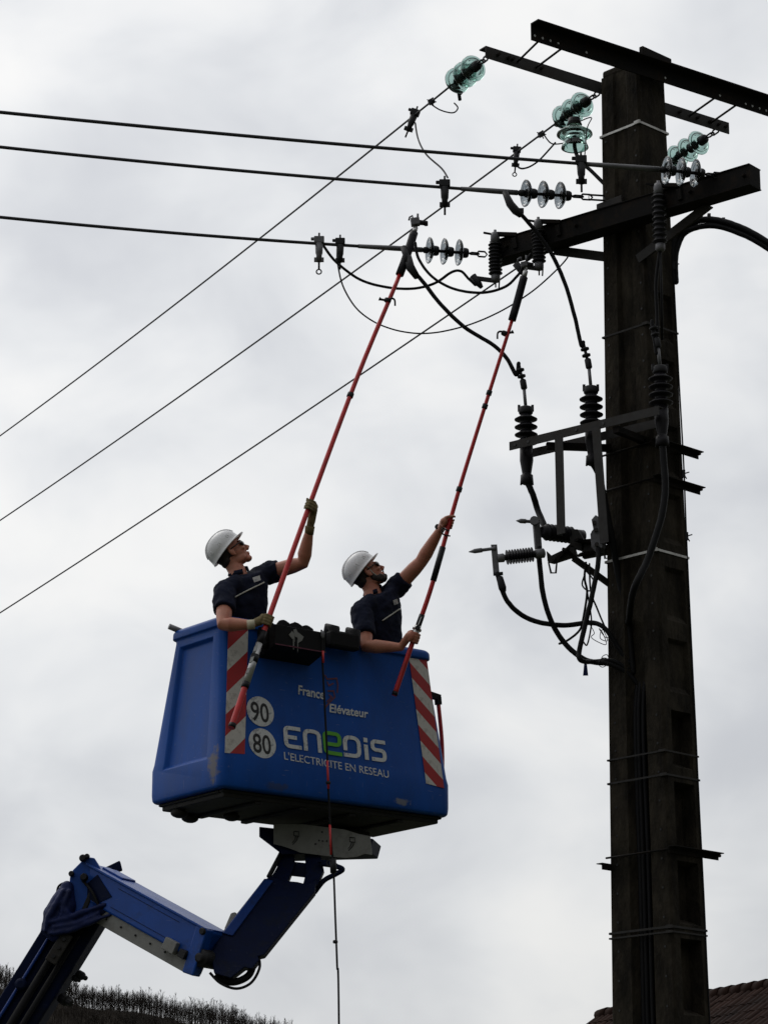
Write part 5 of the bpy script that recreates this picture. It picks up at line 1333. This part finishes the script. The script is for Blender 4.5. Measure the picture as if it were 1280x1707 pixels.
    MB().tube(pts, .0055, 6).build('piping', M['pale_tape'], per)
    bc = [sum(p[i] for p in J['badge']) / 4 for i in (0, 1)]; rr0 = ray(*bc).normalized(); h0 = bv_.ray_cast(CAM, rr0)
    hn = (h0[1].normalized() - rr0).normalized(); q = [UP(p[0], p[1], h0[0] + hn * .016, hn) for p in J['badge']]; nn = (q[1] - q[0]).cross(q[3] - q[0]).normalized()
    if nn.y > 0: nn = -nn
    m = MB(); m.prism(q, nn * .002); m.build('badge', M['letter'], per)
    # hair at the nape
    hb_ = MB(); hb_.ell(W(-.022, 0, .020), f * .096 * hs, l * .0765 * hs, u_ * .086 * hs, 24, 16)
    hb_.ell(W(-.055, 0, -.035), f * .046 * hs, l * .064 * hs, u_ * .05 * hs, 20, 12)
    remeshed(hb_, 'hair', M['hair'], per, .007, 3, (.006, .02))
    if beard:
        bm_ = MB(); bm_.ell(W(.073, 0, -.092), f * .036, l * .040, u_ * .032); [bm_.ell(W(x_, y_ * k_, z_), f * .026, l * .016, u_ * .027) for k_ in (-1, 1) for x_, y_, z_ in ((.062, .036, -.090), (.045, .047, -.085), (.026, .055, -.074), (.014, .060, -.058))]; bm_.ell(W(.095, 0, -.085), f * .019, l * .026, u_ * .019)
        bm_.ell(W(.040, .044, -.078), f * .046, l * .018, u_ * .030); bm_.ell(W(.040, -.044, -.078), f * .046, l * .018, u_ * .030); bm_.ell(W(.010, .060, -.055), f * .018, l * .010, u_ * .030); bm_.ell(W(.010, -.060, -.055), f * .018, l * .010, u_ * .030)
        bm_.ell(W(.101, 0, -.052), f * .010, l * .024, u_ * .006)
        remeshed(bm_, 'beard', M['hair'], per, .0055, 2, (.005, .015))
    else:
        bm_ = MB(); bm_.tube([W(.076, .048, .030), W(.092, .03, .034), W(.099, .012, .030)], .005, 6, round_end=True); bm_.tube([W(.076, -.048, .030), W(.092, -.03, .034), W(.099, -.012, .030)], .005, 6, round_end=True); bm_.build('eyebrows', M['hair'], per)
    # sunglasses
    for k in (-1, 1):
        sg = MB(); o_ = W(.094, .031 * k, .008); ax = (f + l * .35 * k).normalized(); yy = u_; xx = yy.cross(ax).normalized()
        sg.ell(o_, xx * .036, yy * .024, ax * .014, 16, 8); sg.build('sunglass_lens', M['lens'], per)
        sg = MB(); sg.tube([W(.092, .055 * k, .014), W(.075, .072 * k, .014), W(.03, .083 * k, .010), W(-.008, .086 * k, .006)], .0052, 6); sg.build('sunglass_arm', M['lens'], per)
    sg = MB(); sg.tube([W(.102, .014, .012), W(.110, 0, .014), W(.102, -.014, .012)], .005, 6); sg.build('sunglass_bridge', M['lens'], per)
    # helmet
    e_ = R(helm_extra); hf_ = f * math.cos(e_) + u_ * math.sin(e_); hu = u_ * math.cos(e_) - f * math.sin(e_)
    O = W(-.020, 0, .052)
    def hp3(ph, t, g=0.0):
        s_ = math.sin(t * math.pi / 2) ** .86; c_ = math.cos(t * math.pi / 2) ** .92
        return O + hf_ * ((.143 + g) * math.cos(ph) * s_) + l * ((.118 + g) * math.sin(ph) * s_) + hu * ((.122 + g) * c_ - (.0 + .020 * (t > .99) * 0))
    hm = MB(); NP = 48; ts = [.02, .12, .24, .36, .48, .6, .72, .84, .94, 1.0]
    outer = [[hp3(2 * math.pi * k / NP, t) for k in range(NP)] for t in ts]
    def low(ph, drop, out):
        p = hp3(ph, 1.0); r = (p - O); r = (r - hu * r.dot(hu)); return p - hu * drop + r.normalized() * out
    def brim(ph): c = max(0, math.cos(ph)); return .008 + .036 * c ** 1.6
    skirt = [[low(2 * math.pi * k / NP, .022 + .012 * max(0, -math.cos(2 * math.pi * k / NP)), .006) for k in range(NP)],
             [low(2 * math.pi * k / NP, .024 + .012 * max(0, -math.cos(2 * math.pi * k / NP)) - .004 * max(0, math.cos(2 * math.pi * k / NP)), brim(2 * math.pi * k / NP)) for k in range(NP)],
             [low(2 * math.pi * k / NP, .029 + .012 * max(0, -math.cos(2 * math.pi * k / NP)) - .004 * max(0, math.cos(2 * math.pi * k / NP)), brim(2 * math.pi * k / NP)) for k in range(NP)],
             [low(2 * math.pi * k / NP, .028 + .012 * max(0, -math.cos(2 * math.pi * k / NP)), .002) for k in range(NP)]]
    inner = [[hp3(2 * math.pi * k / NP, t, -.005) for k in range(NP)] for t in reversed(ts)]
    hm.rings(outer + skirt + inner); helm = hm.build('helmet', M['helmet'], per)
    for lo in (-.035, 0, .035):
        rb = MB(); pts = []
        for j in range(15):
            a = -1 + 2 * j / 14; t = abs(a) * .80; ph = 0 if a > 0 else math.pi
            p = hp3(ph, t, .0005); pts.append(p + l * lo * (1 - .25 * abs(a)) - hu * (lo * lo * 3.2))
        rb.tube(pts, [.004 + .003 * (1 - abs(-1 + 2 * j / 14)) for j in range(15)], 8, round_end=True); rb.build('helmet_rib', M['helmet'], helm)
    for ph in (-62, -100, -140, 62, 100, 140):
        for dd in (-4, 4):
            p = hp3(R(ph + dd), .90, .001); p2 = hp3(R(ph + dd * .6), .78, .001); MB().tube([p, p2], .003, 6, round_end=True).build('vent_ridge', M['helmet'], helm)
    return per, W, H
fl = C0.z + .17
tL = (on(SL_, 512) - on(SL_, 518)).normalized()
hL = on(SL_, 515.5); hR = on(SL_, 446)
JL = dict(pelvis=U(407, 1090, 19.55), chest=U(408, 998, 19.47), neck=U(398, 956, 19.48), ear=U(386.5, 919.5, 19.40),
          rs=U(375, 983, 19.30), re=U(373, 1041, 19.08), rw=U(420, 1041, 19.02), ls=U(443, 957, 19.60), le=U(505, 938, 19.50), lw=U(516, 884, 19.40),
          tape=((392, 995), (440, 971)), badge=((424, 971), (435, 967), (433, 959), (421, 963)), sr=.60, sl=.36)
axL = (SL_[20] - SL_[26]).normalized()
gripL = [(hL, axL, .0215, V((.75, .55, 0)), V((-.2, -1, 0)), JL['lw'], 1), (hR, axL, .0245, V((-.9, -.05, 0)), V((0, -1, 0)), JL['rw'], 1)]
perL, WLf, HL = person(JL, 'worker in white helmet and olive gloves holding the left red stick', True, gripL, False, (1, .10, 0), 36, fl)
m = MB(); a_ = JL['rw']; d_ = (hR - JL['re']).normalized(); m.tube([a_ - d_ * .035, a_ + d_ * .022], .0355, 16); m.build('glove_cuff', M['cuff'], perL)
m = MB(); a_ = JL['lw']; d_ = (hL - JL['le']).normalized(); m.tube([a_ - d_ * .03, a_ + d_ * .03], [.034, .037], 16); m.build('glove_cuff', M['leather'], perL)

hL2 = on(SR_, 749); hR2 = on(SR_, 690)
JR = dict(pelvis=U(634, 1125, 20.28), chest=U(634, 1033, 20.22), neck=U(622, 988, 20.22), ear=U(613.5, 954, 20.13),
          rs=U(602, 1016, 20.05), re=U(611, 1077, 19.90), rw=U(668, 1079, 19.86), ls=U(657, 984, 20.30), le=U(702, 936, 20.18), lw=U(734, 882, 20.05),
          tape=((637, 1035), (666, 1015)), badge=((657, 1009), (664, 1006), (662, 998), (655, 1001)), sr=.72, sl=.40)
axR = (SR_[24] - SR_[30]).normalized()
gripR = [(hL2, axR, .0185, V((-.9, -.1, 0)), V((.2, 1, 0)), JR['lw'], 1), (hR2, axR, .0245, V((-.6, -.6, 0)), V((.6, -.8, 0)), JR['rw'], 1)]
perR, WRf, HR = person(JR, 'bearded worker in white helmet and watch holding the right red stick', False, gripR, True, (1, .10, 0), 36, fl)
m = MB(); a_ = JR['lw']; d_ = (hL2 - JR['le']).normalized(); m.tube([a_ - d_ * .02, a_ + d_ * .012], .034, 16); wa = m.build('watch', M['black_plastic'], perR)
m = MB(); m.lathe([(.02, 0), (.02, .012), (.012, .014)], a_ + V((-.022, -.028, .01)), V((-.6, -.8, .2)), 14); m.build('watch_case', M['black_plastic'], wa)
m = MB(); m.tube([WRf(.012, -.083, .04), WRf(.022, -.073, -.03), WRf(.045, -.055, -.085), WRf(.055, -.02, -.118)], .0035, 6); m.build('chin_strap', M['pale_tape'], perR)
